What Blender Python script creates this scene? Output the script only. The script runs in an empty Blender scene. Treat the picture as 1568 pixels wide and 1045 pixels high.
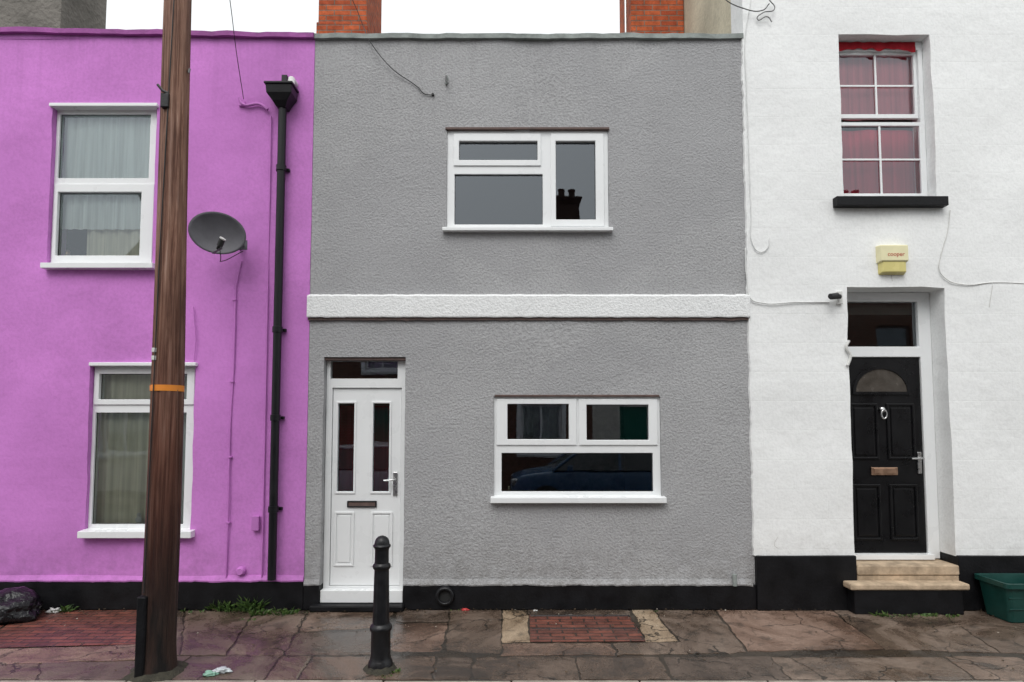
import bpy, bmesh, math, random
from mathutils import Vector, noise
random.seed(7)
C = bpy.context; D = bpy.data
scene = C.scene

# ------------------------------------------------------------------ survey
CAMH=1.8; DIST=6.0; F=924.0; TH=math.radians(3.4); PX=784.0; PY=595.0
def M(px,py,Y=0.0):
    """measurement on a wall plane at depth Y -> metres (X,Z)"""
    d0=DIST+Y
    z=d0*math.tan(TH+math.atan((PY-py)/F))
    d=d0*math.cos(TH)+z*math.sin(TH)
    return (px-PX)*d/F, CAMH+z
def G(px,py):
    """measurement on the pavement -> metres (X,Y)"""
    d0=CAMH/(-math.tan(TH+math.atan((PY-py)/F)))
    d=d0*math.cos(TH)-CAMH*math.sin(TH)
    return (px-PX)*d/F, d0-DIST
def R(x0,y0,x1,y1,Y=0.0):
    ym=(y0+y1)/2
    a=M(x0,ym,Y)[0]; b=M(x1,ym,Y)[0]
    return (a,b,M(x0,y1,Y)[1],M(x0,y0,Y)[1])   # x0,x1,z0,z1

# ------------------------------------------------------------------ materials
class NT:
    def __init__(s,name):
        s.m=D.materials.new(name); s.m.use_nodes=True
        s.t=s.m.node_tree; s.n=s.t.nodes; s.l=s.t.links
        s.b=s.n['Principled BSDF']; s.out=s.n['Material Output']
        s.tc=s.n.new('ShaderNodeTexCoord')
    def new(s,t,**k):
        n=s.n.new(t)
        for a,v in k.items(): setattr(n,a,v)
        return n
    def link(s,a,b): s.l.new(a,b)
    def mapping(s,scale=(1,1,1),src=None):
        m=s.new('ShaderNodeMapping'); m.inputs['Scale'].default_value=scale
        s.link(src or s.tc.outputs['Object'],m.inputs['Vector']); return m.outputs[0]
    def noise(s,scale,detail=3,rough=.5,vec=None,dist=0):
        n=s.new('ShaderNodeTexNoise'); n.inputs['Scale'].default_value=scale
        n.inputs['Detail'].default_value=detail; n.inputs['Roughness'].default_value=rough
        n.inputs['Distortion'].default_value=dist
        s.link(vec or s.tc.outputs['Object'],n.inputs['Vector']); return n.outputs['Fac']
    def ramp(s,fac,stops):
        r=s.new('ShaderNodeValToRGB'); e=r.color_ramp.elements
        while len(e)<len(stops): e.new(.5)
        for i,(p,c) in enumerate(stops):
            e[i].position=p; e[i].color=(c,c,c,1) if not hasattr(c,'__len__') else (*c[:3],1)
        s.link(fac,r.inputs[0]); return r.outputs[0]
    def mix(s,fac,a,b,mode='MIX'):
        m=s.new('ShaderNodeMix'); m.data_type='RGBA'; m.blend_type=mode
        for v,i in ((fac,m.inputs[0]),(a,m.inputs[6]),(b,m.inputs[7])):
            if hasattr(v,'is_linked') : s.link(v,i)
            elif hasattr(v,'__len__'): i.default_value=(*v[:3],1)
            else: i.default_value=v
        return m.outputs[2]
    def math(s,op,a,b=0.0,clamp=False):
        m=s.new('ShaderNodeMath',operation=op); m.use_clamp=clamp
        for v,i in ((a,m.inputs[0]),(b,m.inputs[1])):
            if hasattr(v,'is_linked'): s.link(v,i)
            else: i.default_value=v
        return m.outputs[0]
    def mrange(s,v,a,b,c=0,d=1):
        m=s.new('ShaderNodeMapRange')
        for i,q in zip((1,2,3,4),(a,b,c,d)): m.inputs[i].default_value=q
        s.link(v,m.inputs[0]); return m.outputs[0]
    def bump(s,h,strength,dist,normal=None):
        b=s.new('ShaderNodeBump'); b.inputs['Strength'].default_value=strength
        b.inputs['Distance'].default_value=dist; s.link(h,b.inputs['Height'])
        if normal: s.link(normal,b.inputs['Normal'])
        return b.outputs[0]
    def z(s):
        x=s.new('ShaderNodeSeparateXYZ'); s.link(s.tc.outputs['Object'],x.inputs[0]); return x.outputs
    def set(s,col=None,rough=None,nrm=None,spec=None,metal=None):
        for v,nm in ((col,'Base Color'),(rough,'Roughness'),(spec,'Specular IOR Level'),(metal,'Metallic')):
            if v is None: continue
            i=s.b.inputs[nm]
            if hasattr(v,'is_linked'): s.link(v,i)
            elif hasattr(v,'__len__'): i.default_value=(*v[:3],1)
            else: i.default_value=v
        if nrm: s.link(nrm,s.b.inputs['Normal'])
        return s.m

def mat_plain(name,col,rough=.5,var=.12,scale=8,bump=.15,bscale=60,bd=.002,spec=.4,metal=0):
    n=NT(name)
    f0=n.noise(scale,3,.6)
    c=n.mix(1.0,col,n.ramp(f0,[(.3,1-var),(.7,1+var*.3)]),'MULTIPLY')
    rr=n.ramp(f0,[(.3,max(0,rough-.08)),(.7,min(1,rough+.1))])
    nr=n.bump(n.noise(bscale,2),bump,bd) if bump>=.1 else None
    return n.set(c,rr,nr,spec,metal)

def mat_render(name,col,grain=75,gd=.009,gs=.9,dirt=(.10,.09,.07),stain=.10,topz=5.75,courses=False,lump=4.0,lumpd=.015,speck=.9,streak=.4,patch=None):
    n=NT(name); x,y,z=n.z()
    base=n.ramp(n.noise(1.1,4,.62),[(.3,1-stain),(.68,1.0)])
    c=n.mix(1.0,col,base,'MULTIPLY')
    h1=n.noise(grain,2,.6)
    c=n.mix(1.0,c,n.ramp(h1,[(.34,speck),(.60,1.04)]),'MULTIPLY')
    if patch:   # faint repair patches
        pm=n.ramp(n.noise(.55,2,.4,dist=.3),[(.50,0.0),(.53,1.0)])
        c=n.mix(n.math('MULTIPLY',pm,patch),c,(col[0]*.80,col[1]*.80,col[2]*.81))
    if streak:
        st=n.ramp(n.noise(1.0,3,.65,n.mapping((9,9,.55))),[(.5,0.0),(.72,1.0)])
        k=n.math('MULTIPLY',n.math('MULTIPLY',st,n.mrange(z,topz-1.3,topz)),streak)
        c=n.mix(k,c,(col[0]*.62,col[1]*.62,col[2]*.62))
    k2=n.math('MULTIPLY',n.ramp(n.noise(7,4,.7),[(.4,0.0),(.75,1.0)]),n.mrange(z,.85,.2)); k2=n.math('MULTIPLY',k2,.55)
    c=n.mix(k2,c,dirt)
    b2=n.bump(n.noise(lump,2,.55),.5,lumpd)
    if courses:
        br=n.new('ShaderNodeTexBrick'); br.inputs['Scale'].default_value=1
        br.inputs['Brick Width'].default_value=.62; br.inputs['Row Height'].default_value=.29
        br.inputs['Mortar Size'].default_value=.008; br.inputs['Mortar Smooth'].default_value=.9
        cx=n.new('ShaderNodeCombineXYZ'); n.link(x,cx.inputs[0]); n.link(z,cx.inputs[1]); n.link(cx.outputs[0],br.inputs['Vector'])
        b2=n.bump(n.math('SUBTRACT',1.0,br.outputs['Fac']),.14,.004,b2)
    return n.set(c,.85,n.bump(h1,gs,gd,b2),.2)

def mat_brick(name,c1,c2,mortar,w=.225,h=.075,flat=False,dark=.5):
    n=NT(name); x,y,z=n.z()
    br=n.new('ShaderNodeTexBrick'); br.inputs['Scale'].default_value=1
    br.inputs['Brick Width'].default_value=w; br.inputs['Row Height'].default_value=h
    br.inputs['Mortar Size'].default_value=.008; br.inputs['Mortar Smooth'].default_value=.3
    br.inputs['Color1'].default_value=(*c1,1); br.inputs['Color2'].default_value=(*c2,1); br.inputs['Mortar'].default_value=(*mortar,1)
    cx=n.new('ShaderNodeCombineXYZ')
    if flat: n.link(x,cx.inputs[0]); n.link(y,cx.inputs[1])
    else: n.link(n.math('ADD',x,y),cx.inputs[0]); n.link(z,cx.inputs[1])
    n.link(cx.outputs[0],br.inputs['Vector'])
    c=n.mix(1.0,br.outputs['Color'],n.ramp(n.noise(7,4,.7),[(.3,dark),(.7,1.15)]),'MULTIPLY')
    hh=n.math('ADD',n.math('MULTIPLY',br.outputs['Fac'],-1.0),n.math('MULTIPLY',n.noise(70,2),.5))
    return n.set(c,.38 if flat else .85,n.bump(hh,.8,.008),.45 if flat else .2)

m_grey=mat_render('grey_render',(.405,.405,.412),grain=46,gd=.013,gs=.9,stain=.13,topz=5.75,speck=.84,patch=.45,streak=.35)
m_band=mat_render('white_band_render',(.82,.83,.83),grain=50,gd=.010,gs=.8,stain=.08,topz=20,streak=0)
m_pink=mat_render('pink_render',(.635,.235,.645),grain=32,gd=.004,gs=.5,stain=.2,dirt=(.20,.09,.19),topz=5.8,lump=3,lumpd=.025,speck=.95,patch=.35)
m_white=mat_render('white_masonry_paint',(.84,.85,.845),grain=38,gd=.004,gs=.5,stain=.04,topz=20,dirt=(.3,.29,.26),courses=True,lump=5,lumpd=.018,speck=.97,streak=0)
m_cream=mat_render('cream_render',(.72,.66,.50),grain=30,gd=.006,stain=.4,topz=8.3)
m_stone=mat_render('weathered_stone_render',(.24,.225,.20),grain=14,gd=.03,stain=.5,topz=8.8)
m_black=mat_plain('black_bitumen_paint',(.0075,.0075,.009),.5,.5,5,.5,40,.005,.22)
m_upvc=mat_plain('white_upvc',(.80,.815,.82),.3,.03,3,.05,20,.001,.5)
m_gasket=mat_plain('rubber_gasket',(.02,.02,.02),.6,bump=0)
m_coping=mat_plain('grey_coping',(.30,.33,.315),.8,.4,6,.6,40,.008,.2)
m_pcoping=mat_plain('purple_coping',(.36,.11,.34),.8,.35,6,.5,40,.008,.2)
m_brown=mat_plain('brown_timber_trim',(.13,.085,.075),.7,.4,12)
m_slate=mat_plain('slate_roof_tiles',(.08,.08,.09),.6,.3,3)
m_chim=mat_brick('chimney_brick',(.55,.125,.045),(.38,.075,.03),(.24,.17,.13))
m_chimdk=mat_brick('silhouette_chimney_brick',(.10,.05,.04),(.07,.04,.035),(.08,.07,.06))  # backlit silhouette put into the brick colour, for opposite stacks and pots
m_terra=mat_plain('terracotta',(.42,.17,.08),.8)
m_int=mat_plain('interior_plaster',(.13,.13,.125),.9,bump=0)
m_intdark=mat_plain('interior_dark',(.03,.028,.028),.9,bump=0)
m_iron=mat_plain('cast_iron_black_paint',(.009,.009,.011),.38,.5,14,.6,45,.004,.4)
m_pipe=mat_plain('black_plastic_pipe',(.009,.009,.011),.4,.2,6,.1,spec=.3)
m_dish=mat_plain('grey_dish_paint',(.11,.108,.122),.5,.2,8,.05,spec=.3)
m_blackgloss=mat_plain('black_gloss_door',(.006,.006,.007),.3,.15,5,.05,30,.001,.3)
m_chrome=mat_plain('brushed_steel',(.62,.62,.62),.28,.1,20,.05,80,.001,.5,1)
m_copper=mat_plain('brass_letter_plate',(.62,.40,.28),.33,.15,20,.05,80,.001,.5,1)
m_step=mat_plain('sandstone_step',(.52,.40,.28),.75,.45,9,.6,60,.006,.2)
m_alarm=mat_plain('alarm_box_plastic',(.80,.75,.48),.4,.06,bump=0)
m_alarm2=mat_plain('alarm_strobe_plastic',(.68,.60,.24),.25,.06,bump=0)
m_red=mat_plain('red_print',(.5,.04,.03),.5,bump=0)
m_greenbin=mat_plain('green_plastic',(.006,.05,.042),.4,.2,7,.1)
m_cable_w=mat_plain('white_cable',(.65,.65,.63),.6,bump=0)
m_cable_wp=mat_plain('white_painted_cable',(.72,.73,.72),.6,bump=0)
m_cable_p=mat_plain('pink_painted_cable',(.54,.19,.55),.7,bump=0)
m_cable_b=mat_plain('black_cable',(.02,.02,.02),.6,bump=0)
m_orange=mat_plain('orange_band',(.75,.25,.03),.5)
m_yellowish=mat_plain('plastic_wrapper',(.55,.60,.62),.3)
m_wire=mat_plain('wire_grey',(.12,.12,.12),.5,bump=0)

def mat_glass(name,refl,tint=(.86,.9,.88),wave=.012):
    n=NT(name); n.n.remove(n.b)
    g=n.new('ShaderNodeBsdfGlossy'); g.inputs['Roughness'].default_value=.010; g.inputs['Color'].default_value=(.86,.93,1,1)
    t=n.new('ShaderNodeBsdfTransparent'); t.inputs[0].default_value=(*tint,1)
    lw=n.new('ShaderNodeFresnel'); lw.inputs[0].default_value=1.5
    f=n.math('ADD',lw.outputs[0],refl,True)
    mx=n.new('ShaderNodeMixShader'); n.link(f,mx.inputs[0]); n.link(t.outputs[0],mx.inputs[1]); n.link(g.outputs[0],mx.inputs[2])
    n.link(n.bump(n.noise(2.2,1,.4),wave*4,.02),g.inputs['Normal'])
    n.link(mx.outputs[0],n.out.inputs[0]); return n.m
m_glass=mat_glass('window_glass',.085)
m_glass_old=mat_glass('old_window_glass',.085,wave=.03)

def mat_fabric(name,c,trans=.2):
    n=NT(name)
    cc=n.mix(1.0,c,n.ramp(n.noise(1,3,.5,n.mapping((25,25,.6))),[(.3,.72),(.7,1.05)]),'MULTIPLY')
    return n.set(cc,.9,None,.1)
m_net=mat_fabric('net_curtain',(.90,.95,.93)); m_drape=mat_fabric('beige_curtain',(.86,.82,.66)); m_redblind=mat_fabric('red_blind',(.66,.07,.12))
m_redlite=mat_fabric('faded_pink_blind',(.84,.24,.30))
m_redsat=mat_fabric('red_curtain',(.35,.02,.03))

def mat_wood():
    n=NT('creosoted_wood'); x,y,z=n.z()
    g=n.noise(1,6,.74,n.mapping((46,46,1.3)),.5)
    c=n.ramp(g,[(.28,(.04,.018,.012)),(.43,(.16,.078,.052)),(.55,(.30,.18,.13)),(.72,(.48,.36,.30))])
    big=n.noise(1,4,.65,n.mapping((5,5,.9)))
    c=n.mix(1.0,c,n.ramp(big,[(.32,(.45,.33,.30)),(.58,(1.1,1.0,.95))]),'MULTIPLY')
    k=n.math('ADD',n.math('MULTIPLY',n.mrange(z,3.3,.7),.95),n.math('MULTIPLY',n.math('SUBTRACT',big,.5),1.3),True)
    dk=n.mix(1.0,c,(.28,.11,.085),'MULTIPLY')
    dk=n.mix(n.mrange(z,1.5,.4),dk,(.010,.008,.008))
    c=n.mix(k,c,dk)
    return n.set(c,.6,n.bump(g,1.0,.016),.3)
m_wood=mat_wood()

def mat_pave(name,attr=True,base=(.15,.125,.105),wet=True):
    n=NT(name)
    if attr:
        a=n.new('ShaderNodeAttribute'); a.attribute_name='tint'; col=a.outputs['Color']
    else: col=base
    st=n.noise(1.25,6,.70,dist=.9)
    c=n.mix(1.0,col,n.ramp(st,[(.36,(.30,.27,.25)),(.47,(.60,.54,.49)),(.55,(.92,.86,.81)),(.70,(1.2,1.17,1.13))]),'MULTIPLY')
    sp=n.noise(95,3,.75)
    c=n.mix(1.0,c,n.ramp(sp,[(.3,.55),(.7,1.4)]),'MULTIPLY')
    md=n.noise(5.5,5,.72)
    c=n.mix(n.math('MULTIPLY',n.ramp(md,[(.53,0.0),(.65,1.0)]),.6),c,(.030,.025,.019))
    v=n.new('ShaderNodeTexVoronoi',feature='DISTANCE_TO_EDGE'); v.inputs['Scale'].default_value=1.7
    wv=n.new('ShaderNodeVectorMath',operation='ADD'); nn=n.new('ShaderNodeTexNoise'); nn.inputs['Scale'].default_value=6; nn.inputs['Detail'].default_value=3
    n.link(n.tc.outputs['Object'],nn.inputs['Vector'])
    sc=n.new('ShaderNodeVectorMath',operation='SCALE'); sc.inputs['Scale'].default_value=.22; n.link(nn.outputs['Color'],sc.inputs[0])
    n.link(n.tc.outputs['Object'],wv.inputs[0]); n.link(sc.outputs[0],wv.inputs[1]); n.link(wv.outputs[0],v.inputs['Vector'])
    ck=n.ramp(v.outputs['Distance'],[(.004,1.0),(.014,0.0)])
    ck=n.math('MULTIPLY',ck,n.ramp(n.noise(1.1,2),[(.47,0.0),(.52,1.0)]))
    c=n.mix(n.math('MULTIPLY',ck,.85),c,(.018,.016,.013))
    r=n.ramp(st,[(.42,.14),(.52,.34),(.64,.62)])
    h=n.math('ADD',n.math('MULTIPLY',sp,n.ramp(st,[(.42,.2),(.6,1.0)])),n.math('MULTIPLY',md,1.2))
    h=n.math('SUBTRACT',h,ck)
    return n.set(c,r,n.bump(h,.7,.006),.5)
m_pave=mat_pave('paving_slabs'); m_tar=mat_pave('old_tarmac',False,(.085,.075,.062))
m_joint=mat_pave('joint_dirt',False,(.055,.046,.036))
m_pbrick=mat_brick('pavement_brick',(.25,.085,.058),(.16,.062,.048),(.06,.045,.038),.22,.075,True,.4)
m_kerb=mat_plain('granite_kerb',(.36,.32,.27),.75,.45,6,.6,70,.006)
def mat_asphalt():
    n=NT('asphalt'); c=n.mix(1.0,(.052,.051,.05),n.ramp(n.noise(2,4,.6),[(.3,.75),(.7,1.25)]),'MULTIPLY')
    g=n.noise(180,2)
    c=n.mix(1.0,c,n.ramp(g,[(.3,.6),(.7,1.4)]),'MULTIPLY')
    return n.set(c,.7,n.bump(g,.7,.008),.3)
m_asph=mat_asphalt()
def mat_ground():
    n=NT('ground_soil'); return n.set(n.mix(1.0,(.07,.075,.05),n.ramp(n.noise(.3,5),[(.3,.7),(.7,1.2)]),'MULTIPLY'),.9)
m_ground=mat_ground()
def mat_leaf():
    n=NT('weed_leaf'); return n.set(n.ramp(n.noise(22,3),[(.3,(.022,.05,.012)),(.55,(.06,.12,.022)),(.75,(.14,.17,.045))]),.6)
m_leaf=mat_leaf()
m_dirt=mat_plain('moss_and_dirt',(.05,.046,.033),.9,.5,20,1,80,.01)

# ------------------------------------------------------------------ mesh helpers
def empty(name,loc=(0,0,0),rotz=0):
    e=D.objects.new(name,None); scene.collection.objects.link(e); e.location=loc; e.rotation_euler[2]=rotz; e.empty_display_size=.3
    return e
def obj(name,me,mats,parent=None,smooth=False,bevel=0,seg=2):
    o=D.objects.new(name,me); scene.collection.objects.link(o)
    for m in (mats if isinstance(mats,(list,tuple)) else [mats]): me.materials.append(m)
    if parent: o.parent=parent
    if smooth:
        for p in me.polygons: p.use_smooth=True
    if bevel:
        b=o.modifiers.new('bevel','BEVEL'); b.width=bevel; b.segments=seg; b.limit_method='ANGLE'; b.angle_limit=math.radians(40)
    return o
def mesh(name,verts,faces):
    me=D.meshes.new(name); me.from_pydata(verts,[],faces); me.update(); return me
def fixn(me):
    bm=bmesh.new(); bm.from_mesh(me); bmesh.ops.recalc_face_normals(bm,faces=bm.faces); bm.to_mesh(me); bm.free()
def box(name,x0,x1,y0,y1,z0,z1,mat,parent=None,bevel=.003):
    v=[(x,y,z) for x in (x0,x1) for y in (y0,y1) for z in (z0,z1)]
    f=[(0,1,3,2),(4,6,7,5),(0,4,5,1),(2,3,7,6),(0,2,6,4),(1,5,7,3)]
    me=mesh(name,v,f); fixn(me); return obj(name,me,mat,parent,bevel=bevel)
def plate(name,rect,holes,y0,y1,mat,parent=None,bevel=0,sub=None,jit=0):
    """slab in the XZ plane with rectangular openings; y0 front, y1 back"""
    X0,X1,Z0,Z1=rect
    xs={X0,X1}; zs={Z0,Z1}
    for h in holes: xs|={h[0],h[1]}; zs|={h[2],h[3]}
    if sub:
        for s,a,b in ((xs,X0,X1),(zs,Z0,Z1)):
            k=int((b-a)/sub)
            for i in range(1,k):
                t=a+(b-a)*i/k
                if min(abs(t-q) for q in s)>.02: s.add(t)
    xs=sorted(x for x in xs if X0-1e-6<=x<=X1+1e-6); zs=sorted(z for z in zs if Z0-1e-6<=z<=Z1+1e-6)
    nx,nz=len(xs)-1,len(zs)-1
    def solid(i,j):
        if i<0 or j<0 or i>=nx or j>=nz: return False
        cx=(xs[i]+xs[i+1])/2; cz=(zs[j]+zs[j+1])/2
        return not any(h[0]<cx<h[1] and h[2]<cz<h[3] for h in holes)
    vs=[];vi={};fs=[]
    def V(i,j,k):
        q=(i,j,k)
        if q not in vi:
            x,z=xs[i],zs[j]; y=(y0,y1)[k]
            if jit and k==0:
                y+=jit*noise.noise(Vector((x*1.3,z*1.3,3.1)))
                if 0<j<nz and 0<i<nx:
                    x+=jit*.5*noise.noise(Vector((x*3,z*4,9))); z+=jit*.5*noise.noise(Vector((x*4,z*3,5)))
            vi[q]=len(vs); vs.append((x,y,z))
        return vi[q]
    for i in range(nx):
        for j in range(nz):
            if not solid(i,j): continue
            fs.append((V(i,j,0),V(i+1,j,0),V(i+1,j+1,0),V(i,j+1,0)))
            fs.append((V(i,j,1),V(i,j+1,1),V(i+1,j+1,1),V(i+1,j,1)))
            if not solid(i-1,j): fs.append((V(i,j,0),V(i,j+1,0),V(i,j+1,1),V(i,j,1)))
            if not solid(i+1,j): fs.append((V(i+1,j,0),V(i+1,j,1),V(i+1,j+1,1),V(i+1,j+1,0)))
            if not solid(i,j-1): fs.append((V(i,j,0),V(i,j,1),V(i+1,j,1),V(i+1,j,0)))
            if not solid(i,j+1): fs.append((V(i,j+1,0),V(i+1,j+1,0),V(i+1,j+1,1),V(i,j+1,1)))
    return obj(name,mesh(name,vs,fs),mat,parent,bevel=bevel)
def quad(name,rect,y,mat,parent=None):
    x0,x1,z0,z1=rect
    return obj(name,mesh(name,[(x0,y,z0),(x1,y,z0),(x1,y,z1),(x0,y,z1)],[(0,1,2,3)]),mat,parent)
def grow(r,a): return (r[0]-a,r[1]+a,r[2]-a,r[3]+a)
def lathe(name,prof,mat,parent=None,seg=32,loc=(0,0,0),axis='Z',flute=None,smooth=True,autosm=True):
    vs=[];fs=[]
    for r,h in prof:
        for k in range(seg):
            a=2*math.pi*k/seg; rr=r
            if flute and flute[0]<h<flute[1]: rr=r*(1-.06*(0.5+0.5*math.cos(a*flute[2])))
            p=(rr*math.cos(a),rr*math.sin(a),h)
            if axis=='Y': p=(p[0],p[2],p[1])
            if axis=='X': p=(p[2],p[0],p[1])
            vs.append((p[0]+loc[0],p[1]+loc[1],p[2]+loc[2]))
    n=len(prof)
    for i in range(n-1):
        for k in range(seg):
            fs.append((i*seg+k,i*seg+(k+1)%seg,(i+1)*seg+(k+1)%seg,(i+1)*seg+k))
    fs.append(tuple(range(seg))); fs.append(tuple((n-1)*seg+k for k in range(seg)))
    me=mesh(name,vs,fs); fixn(me)
    o=obj(name,me,mat,parent,smooth=smooth)
    if smooth:
        for p in me.polygons:
            if len(p.vertices)>4: p.use_smooth=False
        try:
            me.set_sharp_from_angle(angle=math.radians(35))
        except Exception: pass
    return o
def tube(name,pts,r,mat,parent=None,smooth=True,bez=False):
    cu=D.curves.new(name,'CURVE'); cu.dimensions='3D'; cu.bevel_depth=r; cu.bevel_resolution=3
    if bez:
        s=cu.splines.new('BEZIER'); s.bezier_points.add(len(pts)-1)
        for b,p in zip(s.bezier_points,pts): b.co=p; b.handle_left_type=b.handle_right_type='AUTO'
    else:
        s=cu.splines.new('POLY'); s.points.add(len(pts)-1)
        for b,p in zip(s.points,pts): b.co=(*p,1)
    cu.materials.append(mat); o=D.objects.new(name,cu); scene.collection.objects.link(o)
    cu.use_fill_caps=True
    if parent: o.parent=parent
    return o
def P(px,py,Y=0.0,off=0.0):
    x,z=M(px,py,Y); return (x,Y-off,z)

# --------------------------------------------------------------- windows
def window(par,outer,panes,Y,sashes=(),sill=None,depth=.07,glass=None,pre='window'):
    glass=glass or m_glass
    plate(pre+'_frame',outer,panes,Y,Y+depth,m_upvc,par,bevel=.004)
    for p in panes:
        quad(pre+'_glass',grow(p,.004),Y+.028,glass,par)
        g=grow(p,.0005); i=grow(p,-.0035)
        plate(pre+'_gasket',g,[i],Y+.020,Y+.026,m_gasket,par)
    for s,p in sashes:
        plate(pre+'_sash',s,[p],Y-.014,Y-.0005,m_upvc,par,bevel=.005)
def sill(par,x0,x1,z0,z1,Yf,Yb,mat=None,name='window_sill'):
    vs=[(x0,Yb,z1),(x1,Yb,z1),(x1,Yf,z1-.012),(x0,Yf,z1-.012),(x0,Yb,z0),(x1,Yb,z0),(x1,Yf,z0),(x0,Yf,z0)]
    fs=[(0,3,2,1),(3,7,6,2),(4,5,6,7),(0,1,5,4),(0,4,7,3),(1,2,6,5)]
    me=mesh(name,vs,fs); fixn(me); return obj(name,me,mat or m_upvc,par,bevel=.004)

def shell(par,x0,x1,depth,ztop,matside,ridge,roofmat,eave_y=.25):
    t=.11; e=.004
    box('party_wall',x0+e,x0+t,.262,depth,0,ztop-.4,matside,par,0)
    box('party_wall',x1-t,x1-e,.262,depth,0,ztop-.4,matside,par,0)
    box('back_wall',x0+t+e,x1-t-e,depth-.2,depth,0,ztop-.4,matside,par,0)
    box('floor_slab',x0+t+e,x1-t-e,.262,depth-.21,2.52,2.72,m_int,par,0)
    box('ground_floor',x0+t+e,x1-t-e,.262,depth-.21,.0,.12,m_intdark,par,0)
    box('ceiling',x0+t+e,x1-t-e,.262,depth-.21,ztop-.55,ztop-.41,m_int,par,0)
    zr=ztop-.35
    vs=[(x0+.01,.255,zr),(x1-.01,.255,zr),(x1-.01,depth/2,ridge),(x0+.01,depth/2,ridge),(x0+.01,depth+.1,zr),(x1-.01,depth+.1,zr)]
    me=mesh('roof',vs,[(0,1,2,3),(3,2,5,4),(0,3,4),(1,5,2),(0,4,5,1)]); fixn(me); obj('roof',me,roofmat,par)

def curtain(par,rect,Y,mat,freq=40,amp=.02,name='curtain',gather=0):
    x0,x1,z0,z1=rect; n=int((x1-x0)*160)+4; vs=[];fs=[]
    rows=8
    for j in range(rows+1):
        z=z0+(z1-z0)*j/rows
        for i in range(n+1):
            x=x0+(x1-x0)*i/n
            y=Y+amp*math.sin(x*freq+2.6*noise.noise(Vector((x*3,z*.4,1))))*(1-.3*j/rows)+.012*noise.noise(Vector((x*8,z*1.5,2)))
            vs.append((x,y,z))
    for j in range(rows):
        for i in range(n):
            a=j*(n+1)+i; fs.append((a,a+1,a+n+2,a+n+1))
    return obj(name,mesh(name,vs,fs),mat,par,smooth=True)

def coping(par,x0,x1,z0a,z0b,h,yf,yb,mat,step=.35,name='coping'):
    n=int((x1-x0)/.08); vs=[];fs=[]
    for i in range(n+1):
        t=i/n; x=x0+(x1-x0)*t; z=z0a+(z0b-z0a)*t
        w=.016*noise.noise(Vector((x*2.1,0,7)))+.012*noise.noise(Vector((x*7,0,2)))
        yy=.010*noise.noise(Vector((x*3,4,1)))
        vs+=[(x,yf+yy,z-.012+w*.7),(x,yf+yy,z+h*.75+w),(x,yf+.03,z+h+w),(x,yb,z+h+w),(x,yb,z-.012)]
    for i in range(n):
        a=i*5
        for k in range(5): fs.append((a+k,a+(k+1)%5,a+5+(k+1)%5,a+5+k))
    fs.append((0,1,2,3,4)); b=n*5; fs.append((b,b+1,b+2,b+3,b+4))
    me=mesh(name,vs,fs); fixn(me); return obj(name,me,mat,par)

XL=-2.03; XR=2.375; ZP=M(784,60)[1]
# =============================================================== GREY HOUSE
gh=empty('gray_terraced_house')
h_up=R(684,199,932,351); h_lo=R(756,607,1012,764)
h_door=R(493,547,619,922); h_door=(h_door[0],h_door[1],.055,h_door[3])
bz0,bz1=M(784,487)[1],M(784,452)[1]
pz=M(784,895)[1]
plate('front_wall',(XL,XR,pz-.01,ZP),[h_up,h_lo,(h_door[0],h_door[1],pz-.02,h_door[3])],0,.25,m_grey,gh,sub=.11,jit=.014)
shell(gh,XL,XR,6.4,ZP,m_brown,7.25,m_slate)
coping(gh,XL,XR,ZP,ZP,.05,-.035,.27,m_coping)
# plinth
plate('plinth',(XL,XR,0,pz),[(h_door[0]-.001,h_door[1]+.001,-.1,pz+.1)],-.022,.24,m_black,gh,sub=.2,jit=.01,bevel=.006)
# uneven lower edge of the render overhanging the plinth
def render_lip(par,x0,x1,z,mat,seed,y=-.026):
    n=int((x1-x0)/.03); vs=[];fs=[]
    for i in range(n+1):
        x=x0+(x1-x0)*i/n; w_=.012*noise.noise(Vector((x*4,seed,0)))+.008*noise.noise(Vector((x*19,seed,0)))
        vs+=[(x,y,z-.008+w_),(x,y-.004,z+.006+w_),(x,-.012,z+.05),(x,.02,z+.05),(x,.02,z-.008+w_)]
    for i in range(n):
        for k in range(5): fs.append((i*5+k,i*5+(k+1)%5,i*5+5+(k+1)%5,i*5+5+k))
    fs+=[(0,1,2,3,4),tuple(n*5+k for k in range(5))]
    me=mesh('render_bellcast',vs,fs); fixn(me); obj('render_bellcast',me,mat,par)
render_lip(gh,h_door[1]+.002,XR-.03,pz,m_grey,1)
render_lip(gh,XL+.002,h_door[0]-.002,pz,m_grey,2)
def rough_band(name,x0,x1,z0,z1,yf,mat,par):
    n=int((x1-x0)/.03); vs=[];fs=[]
    for i in range(n+1):
        x=x0+(x1-x0)*i/n
        a=.006*noise.noise(Vector((x*9,1,0)))+.004*noise.noise(Vector((x*30,1,0))); b=.006*noise.noise(Vector((x*8,5,0)))+.005*noise.noise(Vector((x*33,5,0))); y=yf+.006*noise.noise(Vector((x*2,9,0)))
        vs+=[(x,.01,z0+a),(x,y+.004,z0+a),(x,y,z0+.012+a),(x,y,z1-.02+b),(x,y+.02,z1+b),(x,.01,z1+b)]
    for i in range(n):
        for k in range(6): fs.append((i*6+k,i*6+(k+1)%6,i*6+6+(k+1)%6,i*6+6+k))
    fs.append(tuple(range(6))); fs.append(tuple(n*6+k for k in range(6)))
    me=mesh(name,vs,fs); fixn(me); return obj(name,me,mat,par)
rough_band('string_course',XL-.015,XR+.0,bz0,bz1,-.045,m_band,gh)
rough_band('drip_ledge',XL-.01,XR-.004,bz0-.018,bz0-.007,-.024,m_brown,gh)
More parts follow.
